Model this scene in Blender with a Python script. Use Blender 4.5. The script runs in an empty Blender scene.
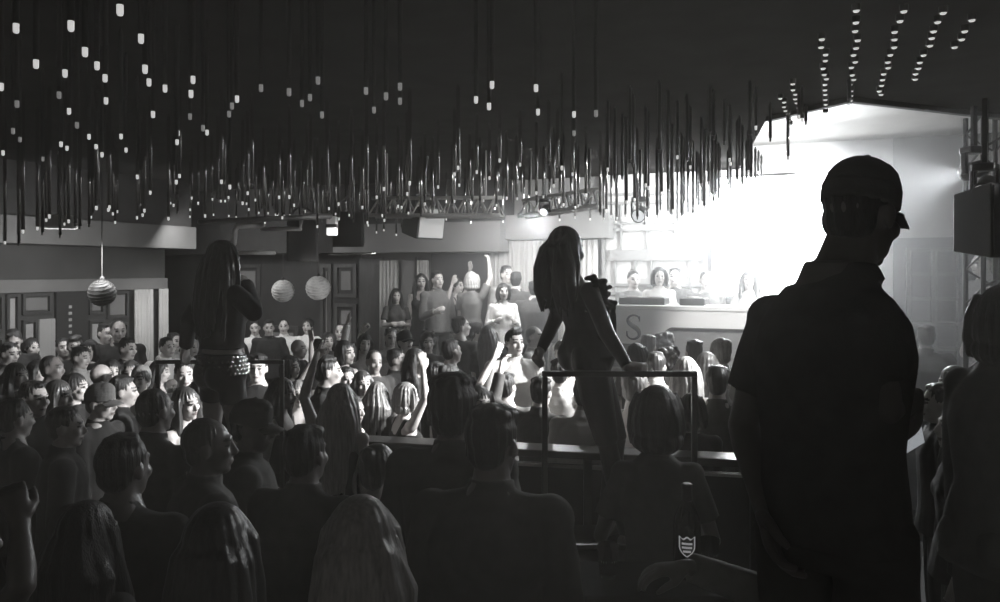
import bpy, bmesh, math, random
import numpy as np
from mathutils import Vector, Matrix, noise
C = bpy.context.scene.collection
PI = math.pi
R = math.radians
CAMZ, F, HOR = 2.35, 800.0, 270.0
VIP = 0.15                                   # height of the raised guest area in front of the dance floor
# room axes: U runs in depth along the side wall, V runs across
TH = R(22.7)
U = Vector((math.sin(TH), math.cos(TH), 0)); V = Vector((math.cos(TH), -math.sin(TH), 0))
def ST(s, t, z=0.0):
    p = V*s + U*t
    return Vector((p.x, p.y, z))
def at(px, py, Y):
    return Vector(((px-500)/F*Y, Y, CAMZ-(py-HOR)/F*Y))
def atwall(px, t):                            # the s coordinate on the plane t where the photo's column px falls
    r = (px-500)/F
    # V.x s + U.x t = r (V.y s + U.y t)
    return (r*U.y*t - U.x*t)/(V.x - r*V.y)
def atside(px, s):                            # the t coordinate on the plane s
    r = (px-500)/F
    return (r*V.y*s - V.x*s)/(U.x - r*U.y)

# ---------------------------------------------------------------- materials
MATS = {}
def mat(name, col, rough=0.6, metal=0.0, spec=0.3, emit=None, estr=0.0, noise_amt=0.0, nscale=20.0, bump=0.0, bscale=60.0, stretch=None, sheen=0.0):
    if name in MATS: return MATS[name]
    m = bpy.data.materials.new(name); m.use_nodes = True
    nt = m.node_tree; b = nt.nodes['Principled BSDF']
    if isinstance(col, (int, float)): col = (col*1.02, col, col*0.97)
    b.inputs['Base Color'].default_value = (*col, 1)
    b.inputs['Roughness'].default_value = rough
    b.inputs['Metallic'].default_value = metal
    b.inputs['Specular IOR Level'].default_value = spec
    if sheen: b.inputs['Sheen Weight'].default_value = sheen
    if emit is not None:
        b.inputs['Emission Color'].default_value = (*emit, 1); b.inputs['Emission Strength'].default_value = estr
    if noise_amt or bump:
        tc = nt.nodes.new('ShaderNodeTexCoord'); mp = nt.nodes.new('ShaderNodeMapping')
        nt.links.new(tc.outputs['Object'], mp.inputs['Vector'])
        if stretch: mp.inputs['Scale'].default_value = stretch
    if noise_amt:
        n = nt.nodes.new('ShaderNodeTexNoise'); n.inputs['Scale'].default_value = nscale; n.inputs['Detail'].default_value = 4
        nt.links.new(mp.outputs['Vector'], n.inputs['Vector'])
        r = nt.nodes.new('ShaderNodeValToRGB')
        r.color_ramp.elements[0].position = 0.3; r.color_ramp.elements[1].position = 0.7
        r.color_ramp.elements[0].color = (*[c*(1-noise_amt) for c in col], 1)
        r.color_ramp.elements[1].color = (*[min(1, c*(1+noise_amt)) for c in col], 1)
        nt.links.new(n.outputs['Fac'], r.inputs['Fac']); nt.links.new(r.outputs['Color'], b.inputs['Base Color'])
    if bump:
        n2 = nt.nodes.new('ShaderNodeTexNoise'); n2.inputs['Scale'].default_value = bscale; n2.inputs['Detail'].default_value = 3
        nt.links.new(mp.outputs['Vector'], n2.inputs['Vector'])
        bp = nt.nodes.new('ShaderNodeBump'); bp.inputs['Strength'].default_value = bump; bp.inputs['Distance'].default_value = 0.01
        nt.links.new(n2.outputs['Fac'], bp.inputs['Height']); nt.links.new(bp.outputs['Normal'], b.inputs['Normal'])
    MATS[name] = m
    return m
HS = (26, 26, 1.2)
SKIN = {'p': mat('skin_pale', (.56,.53,.51), .45, spec=.45, noise_amt=.06), 'm': mat('skin_mid', (.40,.375,.36), .45, spec=.45, noise_amt=.06),
        'd': mat('skin_deep_shaded', (.13,.12,.115), .42, spec=.5, noise_amt=.06)}  # deep skin, also darkens foreground guests to look shaded
FEAT = mat('eye_and_brow', .035, .35); LIP = mat('lip', (.22,.19,.185), .4)
HAIR = {'k': mat('hair_black', .026, .42, spec=.35, noise_amt=.3, nscale=4, bump=.6, bscale=9, stretch=HS),
        'b': mat('hair_brown', .06, .33, spec=.6, noise_amt=.3, nscale=4, bump=.2, bscale=9, stretch=HS),
        'f': mat('hair_fair', .20, .33, spec=.6, noise_amt=.3, nscale=4, bump=.2, bscale=9, stretch=HS),
        'w': mat('hair_blonde', .42, .33, spec=.5, noise_amt=.3, nscale=4, bump=.2, bscale=9, stretch=HS)}
CLOTH = {'k': mat('cloth_black', .026, .8, spec=.15, noise_amt=.15, bump=.15, bscale=150, sheen=.1),
         'c': mat('cloth_charcoal_lifted', .085, .85, spec=.15, noise_amt=.15, bump=.15, bscale=150),  # also a lighter copy of black cloth, lifting the foreground shadows
         'g': mat('cloth_grey', .16, .85, spec=.15, noise_amt=.12, bump=.15, bscale=150),
         'l': mat('cloth_light', .38, .85, spec=.15, noise_amt=.08, bump=.15, bscale=150),
         'w': mat('cloth_white', .78, .85, spec=.15, noise_amt=.04, bump=.1, bscale=150),
         's': mat('cloth_satin', .032, .38, spec=.5, noise_amt=.1, bump=.2, bscale=25)}

# ---------------------------------------------------------------- mesh builder
class M:
    def __init__(self): self.v = []; self.f = []
    def add(self, vs, fs):
        o = len(self.v); self.v += [tuple(v) for v in vs]; self.f += [tuple(i+o for i in f) for f in fs]; return self
    def ell(self, c, r, mtx=None, nu=14, nv=9):
        vs = [(0,0,1)]; fs = []
        for j in range(1, nv):
            a = PI*j/nv
            for i in range(nu):
                b = 2*PI*i/nu; vs.append((math.sin(a)*math.cos(b), math.sin(a)*math.sin(b), math.cos(a)))
        vs.append((0,0,-1)); n = len(vs)-1
        for i in range(nu):
            fs.append((0, 1+i, 1+(i+1)%nu)); fs.append((n, n-nu+(i+1)%nu, n-nu+i))
        for j in range(nv-2):
            for i in range(nu):
                a = 1+j*nu+i; b = 1+j*nu+(i+1)%nu
                fs.append((a, a+nu, b+nu, b))
        if isinstance(r, (int, float)): r = (r,r,r)
        out = []
        for v in vs:
            p = Vector((v[0]*r[0], v[1]*r[1], v[2]*r[2]))+Vector(c)
            out.append(mtx @ p if mtx is not None else p)
        return self.add(out, fs)
    def tube(self, pts, rad, n=12, side=None, flat=None, mtx=None, balls=False):
        """A closed tube through PTS. RAD: a radius or (half width along SIDE, half depth) per point."""
        P = [Vector(p) for p in pts]; vs = []; fs = []
        prev = Vector(side) if side is not None else None
        for i, p in enumerate(P):
            t = (P[min(i+1, len(P)-1)]-P[max(i-1, 0)])
            t = t.normalized() if t.length > 1e-9 else Vector((0,0,1))
            if flat is not None: t = Vector(flat)
            if prev is None: prev = t.orthogonal()
            a = prev - t*prev.dot(t)
            if a.length < 1e-6: a = t.orthogonal()
            a.normalize(); b = t.cross(a); prev = a
            r = rad[i]; rx, ry = r if isinstance(r, tuple) else (r, r)
            for k in range(n):
                w = 2*PI*k/n; vs.append(p + a*(rx*math.cos(w)) + b*(ry*math.sin(w)))
        for i in range(len(P)-1):
            for k in range(n):
                a = i*n+k; b = i*n+(k+1)%n; fs.append((a, b, b+n, a+n))
        fs.append(tuple(range(n-1, -1, -1))); fs.append(tuple(range((len(P)-1)*n, len(P)*n)))
        if mtx is not None: vs = [mtx @ v for v in vs]
        self.add(vs, fs)
        if balls:
            for i in range(len(P)):
                r = rad[i]; r = min(r) if isinstance(r, tuple) else r
                self.ell(P[i], r*1.0, mtx, nu=10, nv=7)
        return self
    def loft(self, rings, n=20):
        """rings: (centre, side unit vector, front unit vector, half width, half depth)"""
        vs = []; fs = []
        for c, s, f, hw, hd in rings:
            c = Vector(c); s = Vector(s); f = Vector(f)
            for k in range(n):
                w = 2*PI*k/n; cx, sy = math.cos(w), math.sin(w)
                e = 0.82
                vs.append(c + s*(hw*math.copysign(abs(cx)**e, cx)) + f*(hd*math.copysign(abs(sy)**e, sy)))
        for i in range(len(rings)-1):
            for k in range(n):
                a = i*n+k; b = i*n+(k+1)%n; fs.append((a, b, b+n, a+n))
        fs.append(tuple(range(n-1, -1, -1))); fs.append(tuple(range((len(rings)-1)*n, len(rings)*n)))
        return self.add(vs, fs)
    def box(self, lo, hi, mtx=None):
        x0,y0,z0 = lo; x1,y1,z1 = hi
        vs = [Vector(p) for p in ((x0,y0,z0),(x1,y0,z0),(x1,y1,z0),(x0,y1,z0),(x0,y0,z1),(x1,y0,z1),(x1,y1,z1),(x0,y1,z1))]
        if mtx is not None: vs = [mtx @ v for v in vs]
        return self.add(vs, [(3,2,1,0),(4,5,6,7),(0,1,5,4),(1,2,6,5),(2,3,7,6),(3,0,4,7)])
    def boxst(self, s0, s1, t0, t1, z0, z1):
        return self.box((s0,t0,z0), (s1,t1,z1), ROOM)
    def lathe(self, prof, n=24, c=(0,0,0), mtx=None):
        vs = []; fs = []
        for r, z in prof:
            for k in range(n):
                w = 2*PI*k/n; vs.append(Vector((c[0]+r*math.cos(w), c[1]+r*math.sin(w), c[2]+z)))
        for i in range(len(prof)-1):
            for k in range(n):
                a = i*n+k; b = i*n+(k+1)%n; fs.append((a, b, b+n, a+n))
        fs.append(tuple(range(n-1,-1,-1))); fs.append(tuple(range((len(prof)-1)*n, len(prof)*n)))
        if mtx is not None: vs = [mtx @ v for v in vs]
        return self.add(vs, fs)
    def mesh(self, name, scale=1.0):
        me = bpy.data.meshes.new(name)
        me.from_pydata([(v[0]*scale, v[1]*scale, v[2]*scale) for v in self.v], [], self.f); me.update()
        return me
ROOM = Matrix((( V.x, U.x, 0, 0), (V.y, U.y, 0, 0), (0,0,1,0), (0,0,0,1)))

def fixn(me):
    bm = bmesh.new(); bm.from_mesh(me); bmesh.ops.recalc_face_normals(bm, faces=bm.faces); bm.to_mesh(me); bm.free()
def obj(name, b, material, parent=None, smooth=False, bevel=0.0, loc=None):
    me = b.mesh(name) if isinstance(b, M) else b
    if isinstance(b, M): fixn(me)
    if material is not None: me.materials.append(material)
    if bevel:
        bm = bmesh.new(); bm.from_mesh(me)
        bmesh.ops.bevel(bm, geom=[e for e in bm.edges if len(e.link_faces) == 2 and e.calc_face_angle(0) > .5], offset=bevel, segments=2, affect='EDGES', profile=.5)
        bm.to_mesh(me); bm.free()
    if smooth:
        for p in me.polygons: p.use_smooth = True
    o = bpy.data.objects.new(name, me); C.objects.link(o)
    if parent is not None: o.parent = parent
    if loc is not None: o.location = loc
    return o
def empty(name, loc=(0,0,0), rz=0.0):
    o = bpy.data.objects.new(name, None); C.objects.link(o); o.location = loc; o.rotation_euler = (0,0,rz); return o
def tag(o, label, cat, group=None):
    o['label'] = label; o['category'] = cat
    if group: o['group'] = group
    return o
def struct(o):
    o['kind'] = 'structure'; return o

_tmp = None
def remesh(b, voxel, smooth_it=3, scale=1.0, disp=None, name='m', ratio=None):
    """Union of B's overlapping solids as one continuous surface."""
    me = b.mesh(name, scale); fixn(me)
    o = bpy.data.objects.new('tmp', me); C.objects.link(o)
    md = o.modifiers.new('r', 'REMESH'); md.mode = 'VOXEL'; md.voxel_size = voxel; md.adaptivity = 0.0
    if smooth_it:
        sm = o.modifiers.new('s', 'SMOOTH'); sm.factor = .5; sm.iterations = smooth_it
    dg = bpy.context.evaluated_depsgraph_get()
    ev = o.evaluated_get(dg)
    out = bpy.data.meshes.new_from_object(ev, depsgraph=dg)
    bpy.data.objects.remove(o); bpy.data.meshes.remove(me)
    out.name = name
    if disp is not None:
        n = len(out.vertices); co = np.empty(n*3, np.float32); no = np.empty(n*3, np.float32)
        out.vertices.foreach_get('co', co); out.vertices.foreach_get('normal', no)
        co = co.reshape(-1,3); no = no.reshape(-1,3)
        co = co + no*disp(co)[:,None]
        out.vertices.foreach_set('co', co.astype(np.float32).ravel()); out.update()
    for p in out.polygons: p.use_smooth = True
    return out
# ---------------------------------------------------------------- levels of light and air
LIFT_HAZE = 0.05  # density of the volume added near the camera to lift blacks
SCREEN, HAZE, AMB, EXPO = 7.0, 0.075, 0.06, 0.0
MH1, MH2, MH3 = 2600, 120, 0
def CEILY(py): return (3.7-CAMZ)*F/(HOR-py)
# ---------------------------------------------------------------- people
ARMS = {'down': ((.16,.02,-1), (.05,.18,-1)), 'bent': ((.22,.1,-1), (-.35,.9,.35)), 'up': ((.45,.2,.9), (-.15,.1,1)),
        'upbent': ((.75,.3,.15), (-.1,.3,1)), 'wide': ((.95,.1,.25), (.35,.2,.9)), 'out': ((1,.25,-.3), (.5,.6,.3)), 'fwd': ((.2,.75,-.5), (-.1,.95,.3)),
        'face': ((.2,.5,-.85), (-.3,.25,1)), 'cross': ((.25,.25,-1), (-1,.55,.15)), 'hip': ((.75,-.2,-.75), (-.7,.35,-.55)),
        'reach': ((.4,.5,.75), (.1,.6,.8)), 'phone': ((.25,.55,-.55), (-.1,.7,.75)), 'sign': ((.35,.25,.85), (-.3,.05,1))}
def hand(b, w, d, palm, kind, s, k=1.0):
    """Palm, four bent fingers of different lengths and a thumb. W wrist, D direction of the hand, PALM the way the palm faces, S +1 right hand."""
    d = Vector(d).normalized(); palm = Vector(palm); palm = (palm - d*palm.dot(d)).normalized(); side = d.cross(palm)*s
    w = Vector(w)
    b.tube([w - d*.02, w + d*.03*k, w + d*.075*k, w + d*.092*k], [(.026*k,.019*k),(.034*k,.017*k),(.041*k,.016*k),(.036*k,.013*k)], n=12, side=side)
    curl = {'open': .25, 'relax': .75, 'fist': 1.75, 'sign': .15, 'grip': 1.3}[kind]
    for i, (off, ln) in enumerate(((-.030,.064),(-.010,.076),(.011,.071),(.030,.055))):
        c = curl
        if kind == 'sign' and i in (2, 3): c = 1.7
        sp = (off*4.5 if kind in ('open','sign') else off*1.2)
        p = w + d*.084*k + side*off*k; q = d; a0 = 0; pts = [p - d*.02*k, p]; rr = [.0095*k, .0105*k]
        for j, seg in enumerate((.46,.32,.27)):
            a0 += c*(.42 if j == 0 else .55)
            dr = (d*math.cos(a0) + palm*math.sin(a0) + side*sp*math.cos(a0)).normalized()
            p = p + dr*ln*seg*k*1.05; pts.append(p); rr.append((.0098,.009,.0078)[j]*k)
        b.tube(pts, rr, n=8, balls=False); b.ell(pts[-1], .0078*k, nu=8, nv=6)
    p0 = w + d*.02*k - side*.026*k
    tdir = (d*.75 - side*.65 + palm*.35*(1+.5*curl)).normalized(); p1 = p0 + tdir*.042*k
    t2 = (d*.95 - side*.1 + palm*.3*(.4+curl)).normalized(); p2 = p1 + t2*.034*k; p3 = p2 + (t2+palm*.25*curl).normalized()*.024*k
    b.tube([w + d*.012*k - side*.012*k, p0, p1, p2, p3], [.016*k,.0155*k,.0125*k,.011*k,.0085*k], n=8); b.ell(p3, .0085*k, nu=8, nv=6)

def head_shape(b, mt, fem, ears=True):
    e = lambda c, r: b.ell(c, r, mt)
    e((0,-.008,.022), (.076,.096,.098)); e((0,.026,-.035), (.060 if fem else .064,.066,.082))
    e((0,.066,-.092), (.025 if fem else .031,.024,.022)); e((0,.030,-.075), (.052 if fem else .058,.05,.035))
    b.tube([(0,.086,.022),(0,.102,-.008),(0,.113,-.030)], [(.008,.010),(.010,.012),(.015,.012)], n=10, side=(1,0,0), mtx=mt)
    e((0,.104,-.030), (.017,.013,.010)); e((0,.078,.034), (.052,.018,.012 if fem else .015))
    for s in (-1,1):
        e((s*.041,.064,-.022), (.022,.026,.024)); e((s*.031,.077,.010), (.015,.012,.009))
        if ears: e((s*.079,-.012,-.008), (.009,.020,.032))
    e((0,.090,-.056), (.024,.012,.007)); e((0,.088,-.067), (.021,.013,.008))

HAIRN = 0
def hair_shape(kind, mt, rnd, fem, face_dir=None, back=None):
    b = M(); e = lambda c, r: b.ell(c, r, mt)
    if kind == 'crop':
        e((0,-.020,.036), (.079,.090,.090)); e((0,-.045,-.02), (.066,.052,.06)); return b
    if kind == 'quiff':
        e((0,-.020,.038), (.083,.094,.095)); e((0,-.05,-.03), (.066,.05,.06)); e((.01,.045,.105), (.058,.046,.034)); e((-.02,.0,.118), (.055,.06,.03)); return b
    if kind == 'short':
        e((0,-.020,.038), (.081,.095,.097)); e((0,-.048,-.018), (.066,.052,.062))
        for i in range(16):
            a = rnd.uniform(0, 2*PI); r_ = rnd.uniform(.02,.062); e((r_*math.cos(a), -.015+r_*1.1*math.sin(a), .124-r_*.45), (.026,.028,.020))
        return b
    e((0,-.018,.037), (.086,.100,.100)); e((0,-.05,-.03), (.07,.052,.07))
    for s in (-1,1): e((s*.070,-.01,.02), (.018,.045,.05))
    if kind == 'bob':
        e((0,-.035,-.015), (.100,.088,.125)); e((0,-.035,-.08), (.105,.085,.06))
        for s in (-1,1): b.tube([(s*.06,.03,.09),(s*.085,.035,.03),(s*.092,.03,-.05),(s*.088,.025,-.11)], [.025,.026,.026,.016], mtx=mt)
    if kind == 'curly':
        for i in range(46):
            a = rnd.uniform(0, 2*PI); z = rnd.uniform(-.09,.12); rr = .088*math.sqrt(max(.1, 1-((z-.03)/.14)**2))
            x, y = rr*math.cos(a), -.025+rr*math.sin(a)
            if y > .045 and z < .075: continue
            e((x,y,z), rnd.uniform(.022,.034))
    if kind in ('bun','pony'):
        e((0,-.085,.085 if kind == 'bun' else .06), (.045,.042,.042))
        if kind == 'pony': b.tube([(0,-.09,.06),(0,-.14,.03),(0,-.15,-.08),(.01,-.13,-.2),(0,-.12,-.3)], [(.03,.03),(.036,.034),(.04,.034),(.034,.026),(.010,.010)], mtx=mt, side=(1,0,0))
    if kind in ('long','wavy','vlong'):
        L = {'long': .36, 'wavy': .40, 'vlong': .50}[kind]; w = 1.25 if kind == 'wavy' else 1.0
        b.tube([(0,-.045,.045),(0,-.075,.0),(0,-.095,-.08),(0,-.112,-.08-L*.35),(0,-.112,-.08-L*.75),(0,-.11,-.10-L)],
               [(.07,.05),(.096,.055),(.105*w,.055*w),(.115*w,.045*w),(.10*w,.036*w),(.045,.014)], n=18, side=(1,0,0), mtx=mt)
        for s in (-1,1):
            b.tube([(s*.050,.018,.080),(s*.082,.018,.03),(s*.095,.015,-.08),(s*.100*w,.03,-.20),(s*.095*w,.05,-.12-L*.6)], [.020,.025,.030*w,.028*w,.010], mtx=mt)
        for i in range(18):
            a = rnd.uniform(PI*.95, PI*2.05); x0, y0 = .09*math.cos(a), -.03+.085*math.sin(a)
            l = rnd.uniform(.75,1.12)*L; j = rnd.uniform(.9,1.45)
            wig = .012 if kind != 'wavy' else .025
            pts = [(x0*.8,y0*.6,.05),(x0*1.05,y0,-.02),(x0*1.15*w+rnd.gauss(0,wig),min(y0*1.1,-.02),-.1),(x0*1.2*w*j**.5+rnd.gauss(0,wig),min(y0*1.15,-.05),-.1-l*.5),(x0*1.05*j+rnd.gauss(0,wig),min(y0,-.06)-.015,-.1-l)]
            b.tube(pts, [.016,.022,.024,.019,.005], n=8, mtx=mt)
    return b

def rings_for(fem, build=1.0):
    if fem: rr = [(.85,.135,.100),(.93,.172,.122),(1.00,.160,.112),(1.10,.122,.090),(1.20,.130,.098),(1.31,.148,.108),(1.38,.138,.088),(1.43,.100,.066),(1.47,.064,.054),(1.51,.047,.048)]
    else: rr = [(.85,.135,.105),(.93,.165,.120),(1.00,.160,.112),(1.10,.150,.108),(1.20,.160,.115),(1.31,.174,.120),(1.38,.165,.102),(1.43,.125,.080),(1.475,.082,.066),(1.52,.060,.060)]
    return [(z, a*build, d*build) for z, a, d in rr]

def person(loc, yaw, label, H=1.72, sex='f', hair='long', hc='k', top='tee', tc='k', bot='trousers', bc='k', L='down', Rr='down', skin='p', head=(0,0,0), lean=(0,0),
           hands=('relax','relax'), voxel=.012, J=None, twist=0.0, build=1.0, cap=None, seed=0, legs=None, group=None, wrinkle=.006, headscale=1.0, haircustom=None, category='person'):
    rnd = random.Random(seed*7919+13); fem = sex == 'f'; sc = H/1.75; vx = voxel
    sh = (.158 if fem else .190)*build
    def sp(z, x=0.0, y=0.0):
        k = max(0.0, z-.93)
        return Vector((x + lean[0]*k, y + lean[1]*k, z - .25*k*(lean[0]**2+lean[1]**2)))
    J = dict(J or {})
    tw = R(twist)
    sv = lambda z: (lambda a: (Vector((math.cos(a), math.sin(a), 0)), Vector((-math.sin(a), math.cos(a), 0))))(tw*min(1, max(0, (z-.93)/.45)))
    zsh = 1.405 if fem else 1.405
    S1, F1 = sv(1.43)
    for nm, s in (('L',-1), ('R',1)):
        J.setdefault('sh'+nm, sp(zsh) + S1*s*sh)
        J.setdefault('hip'+nm, Vector((s*.088,0,.91)))
    J.setdefault('neck', sp(1.49)); J.setdefault('head', sp(1.622) + F1*.022)
    for nm, s, spec in (('L',-1,L), ('R',1,Rr)):
        if isinstance(spec, str): up, lo = ARMS[spec]; up = (up[0]*s, up[1], up[2]); lo = (lo[0]*s, lo[1], lo[2])
        else: up, lo = spec
        rot = lambda d: (S1*d[0] + F1*d[1] + Vector((0,0,d[2]))).normalized()
        jit = Vector((rnd.gauss(0,.06), rnd.gauss(0,.06), rnd.gauss(0,.05)))
        J.setdefault('el'+nm, Vector(J['sh'+nm]) + (rot(up)+jit*(0 if not isinstance(spec, str) else 1)).normalized()*(.275 if fem else .30))
        J.setdefault('wr'+nm, Vector(J['el'+nm]) + (rot(lo)).normalized()*(.235 if fem else .255))
        J.setdefault('hd'+nm, (Vector(J['wr'+nm])-Vector(J['el'+nm])).normalized())
        st = rnd.uniform(.02,.09)
        J.setdefault('kn'+nm, Vector((s*(.09+st*.5), rnd.uniform(0,.07), .50)))
        J.setdefault('an'+nm, Vector((s*(.09+st), rnd.uniform(-.05,.02), .085)))
    for k in J: J[k] = Vector(J[k])
    g = .86 if fem else 1.0; g *= build
    spine = J.get('spine')
    # torso rings follow the spine (given joints override it)
    if 'pelvis' in J:
        keys = [(.93, J['pelvis']), (1.10, J['waist']), (1.31, J['chest']), (1.49, J['neck'])]
        def cen(z):
            if z <= .93: return J['pelvis'] + Vector((0,0,z-.93))
            for (z0, a), (z1, c) in zip(keys, keys[1:]):
                if z <= z1: return a.lerp(c, (z-z0)/(z1-z0))
            return keys[-1][1] + (keys[-1][1]-keys[-2][1]).normalized()*(z-1.49)
        for nm in 'LR':
            pass
    else: cen = lambda z: sp(z)
    rg = rings_for(fem, build)
    def trings(z0, z1, inf, flare=0.0, extra=()):
        zs = [(z,a,d) for z,a,d in rg if z0-1e-6 <= z <= z1+1e-6]
        out = []
        for z,a,d in list(extra)+zs:
            S, Fv = sv(z); out.append((cen(z), S, Fv, a+inf, d+inf))
        return out
    hm = J['head']; hy, hp, hr = head
    mt = Matrix.Translation(hm) @ Matrix.Rotation(tw-R(hy), 4, 'Z') @ Matrix.Rotation(R(hp), 4, 'X') @ Matrix.Rotation(R(hr), 4, 'Y') @ Matrix.Scale(headscale, 4)
    b = M()
    b.loft(trings(.85, 1.55, 0))
    if fem:
        S, Fv = sv(1.29)
        for s in (-1,1): b.ell(cen(1.285) + S*s*.068 + Fv*.075, (.058,.055,.056))
        S, Fv = sv(.93)
        for s in (-1,1): b.ell(cen(.92) + S*s*.07 - Fv*.065, (.078,.07,.085))
    nb = J['neck'] - Vector((0,0,.03)); nk = .046 if fem else .056
    b.tube([nb, J['neck'].lerp(hm, .5), hm + mt.to_3x3() @ Vector((0,-.02,-.03))], [nk*1.25, nk, nk], n=14)
    head_shape(b, mt, fem)
    pv = {}
    for nm, s in (('L',-1), ('R',1)):
        shp, el, wr, hd = J['sh'+nm], J['el'+nm], J['wr'+nm], J['hd'+nm]
        b.ell(shp, .052*g); b.tube([cen(1.455), cen(1.42).lerp(shp, .6), shp], [.040*g,.046*g,.046*g], n=12); b.tube([cen(1.36).lerp(shp, .35), shp, shp.lerp(el, .3), shp.lerp(el, .75), el], [.05*g,.056*g,.050*g,.042*g,.039*g], n=12)
        b.tube([el, el.lerp(wr, .25), el.lerp(wr, .7), wr, wr+hd*.03], [.040*g,.042*g,.032*g,.026*g,.024*g], n=12); b.ell(el, .040*g)
        palm = J.get('pm'+nm)
        if palm is None:
            inner = (-S1*s*.8 + F1*.1)
            palm = inner if abs(inner.dot(hd)) < .85 else F1
        hand(b, wr, hd, palm, hands[0] if nm == 'L' else hands[1], s, .95 if fem else 1.08)
        hp_, kn, an = J['hip'+nm], J['kn'+nm], J['an'+nm]
        b.tube([hp_+Vector((0,0,.03)), hp_.lerp(kn,.35), hp_.lerp(kn,.85), kn], [.088*g+.006,.078*g+.006,.056*g,.054*g], n=14); b.ell(kn, .055*g); b.ell(hp_, .088*g)
        b.tube([kn, kn.lerp(an,.3), kn.lerp(an,.75), an], [.052*g,.056*g,.040*g,.035*g], n=12)
        toe = J.get('toe'+nm, Vector((an.x + s*.03, an.y+.17, .028)))
        b.tube([Vector((an.x,an.y-.045,an.z-.048)), an.lerp(toe,.4)-Vector((0,0,.022)), toe], [(.033,.037),(.042,.034),(.036,.024)], n=12, side=(1,0,0)); b.ell(an, .036)
    me = remesh(b, vx, 3, sc, name='person')
    me.materials.append(SKIN[skin]); me.materials.append(FEAT); me.materials.append(LIP)
    inv = (Matrix.Scale(sc, 4) @ mt).inverted()
    n = len(me.polygons); ce = np.empty(n*3, np.float32); me.polygons.foreach_get('center', ce); ce = ce.reshape(-1,3)
    im = np.array(inv); lc = ce @ im[:3,:3].T + im[:3,3]
    idx = np.zeros(n, np.int32); fr = lc[:,1] > .055
    ax = np.abs(lc[:,0])
    eye = fr & (((ax-.031)/.017)**2 + ((lc[:,2]-.010)/.0085)**2 < 1)
    brow = fr & (((ax-.032)/.022)**2 + ((lc[:,2]-.036-.1*(.03-ax))/.0055)**2 < 1)
    lip = fr & ((ax/.026)**2 + ((lc[:,2]+.062)/.010)**2 < 1)
    idx[eye|brow] = 1; idx[lip] = 2
    me.polygons.foreach_set('material_index', idx)
    o = bpy.data.objects.new('person', me); C.objects.link(o)
    o.location = loc; o.rotation_euler = (0,0,-R(yaw)); tag(o, label, category, group)
    so = Vector((rnd.uniform(0,50), rnd.uniform(0,50), 0))
    def wr_fn(co):
        return np.array([noise.noise(Vector((c[0]*9,c[1]*9,c[2]*5))+so)*wrinkle + noise.noise(Vector((c[0]*22,c[1]*22,c[2]*11))+so)*wrinkle*.5 for c in co])
    def cloth(name, b, col, vs=None):
        m2 = remesh(b, vs or max(vx, .010), 3, sc, disp=wr_fn, name=name); m2.materials.append(CLOTH[col])
        c = bpy.data.objects.new(name, m2); C.objects.link(c); c.parent = o; return c
    # lower half
    if bot in ('trousers','shorts'):
        b = M(); b.loft(trings(.85, 1.0, .012) + [(cen(1.045), *sv(1.045), rg[2][1]*.97+.012, rg[2][2]*.97+.012)])
        if fem:
            S, Fv = sv(.93)
            for s in (-1,1): b.ell(cen(.92) + S*s*.07 - Fv*.065, (.088,.08,.095))
        for nm in 'LR':
            hp_, kn, an = J['hip'+nm], J['kn'+nm], J['an'+nm]
            b.ell(hp_, .100*g)
            if bot == 'shorts': b.tube([hp_+Vector((0,0,.03)), hp_.lerp(kn,.4)], [.104*g,.092*g], n=14)
            else: b.tube([hp_+Vector((0,0,.03)), hp_.lerp(kn,.35), kn, kn.lerp(an,.4), an+Vector((0,0,.0))], [.102*g,.094*g,.070*g,.068*g,.060*g], n=14)
        cloth('trousers' if bot == 'trousers' else 'shorts', b, bc, max(vx,.012))
    elif bot == 'skirt':
        b = M(); lo = J['hipL'].lerp(J['knL'], .75).lerp(J['hipR'].lerp(J['knR'], .75), .5)
        S, Fv = sv(.93)
        b.loft([(lo, S, Fv, .205, .165), (lo.lerp(cen(.9), .5), S, Fv, .195, .155)] + trings(.93, 1.0, .014) + [(cen(1.08), S, Fv, rg[3][1]+.016, rg[3][2]+.016)])
        cloth('skirt', b, bc, max(vx,.012))
    # upper half
    inf = .016
    if top == 'dress':
        b = M(); lo = J['hipL'].lerp(J['knL'], .6).lerp(J['hipR'].lerp(J['knR'], .6), .5); S, Fv = sv(.93)
        b.loft([(lo, S, Fv, .185, .145), (lo.lerp(cen(.9), .5), S, Fv, .19, .14)] + trings(.93, 1.31, .010) + [(cen(1.355), S, Fv, .145, .092)])
        S, Fv = sv(1.29)
        for s in (-1,1):
            b.ell(cen(1.285) + S*s*.068 + Fv*.075, (.066,.064,.064))
            b.tube([cen(1.31)+S*s*.075+Fv*.11, cen(1.44)+S*s*.085+Fv*.03, cen(1.45)+S*s*.085-Fv*.03, cen(1.33)+S*s*.07-Fv*.10], [.014,.014,.014,.014], n=8)
        cloth('dress', b, tc)
    elif top == 'tank':
        b = M(); b.loft(trings(1.0, 1.31, .010, extra=[(.96,rg[1][1],rg[1][2])]) + [(cen(1.36), *sv(1.36), rg[6][1]*.93, rg[6][2])])
        S, Fv = sv(1.29)
        for s in (-1,1):
            if fem: b.ell(cen(1.285) + S*s*.068 + Fv*.075, (.066,.064,.064))
            b.tube([cen(1.31)+S*s*.085+Fv*.10, cen(1.44)+S*s*.09+Fv*.035, cen(1.45)+S*s*.09-Fv*.03, cen(1.33)+S*s*.08-Fv*.10], [(.02,.014)]*4, n=8)
        cloth('top', b, tc)
    elif top in ('tee','shirt','jacket','hoodie','bolero'):
        inf = {'bolero': .020, 'tee': .014, 'shirt': .016, 'jacket': .028, 'hoodie': .030}[top]
        b = M(); S9, F9 = sv(.93)
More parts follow.
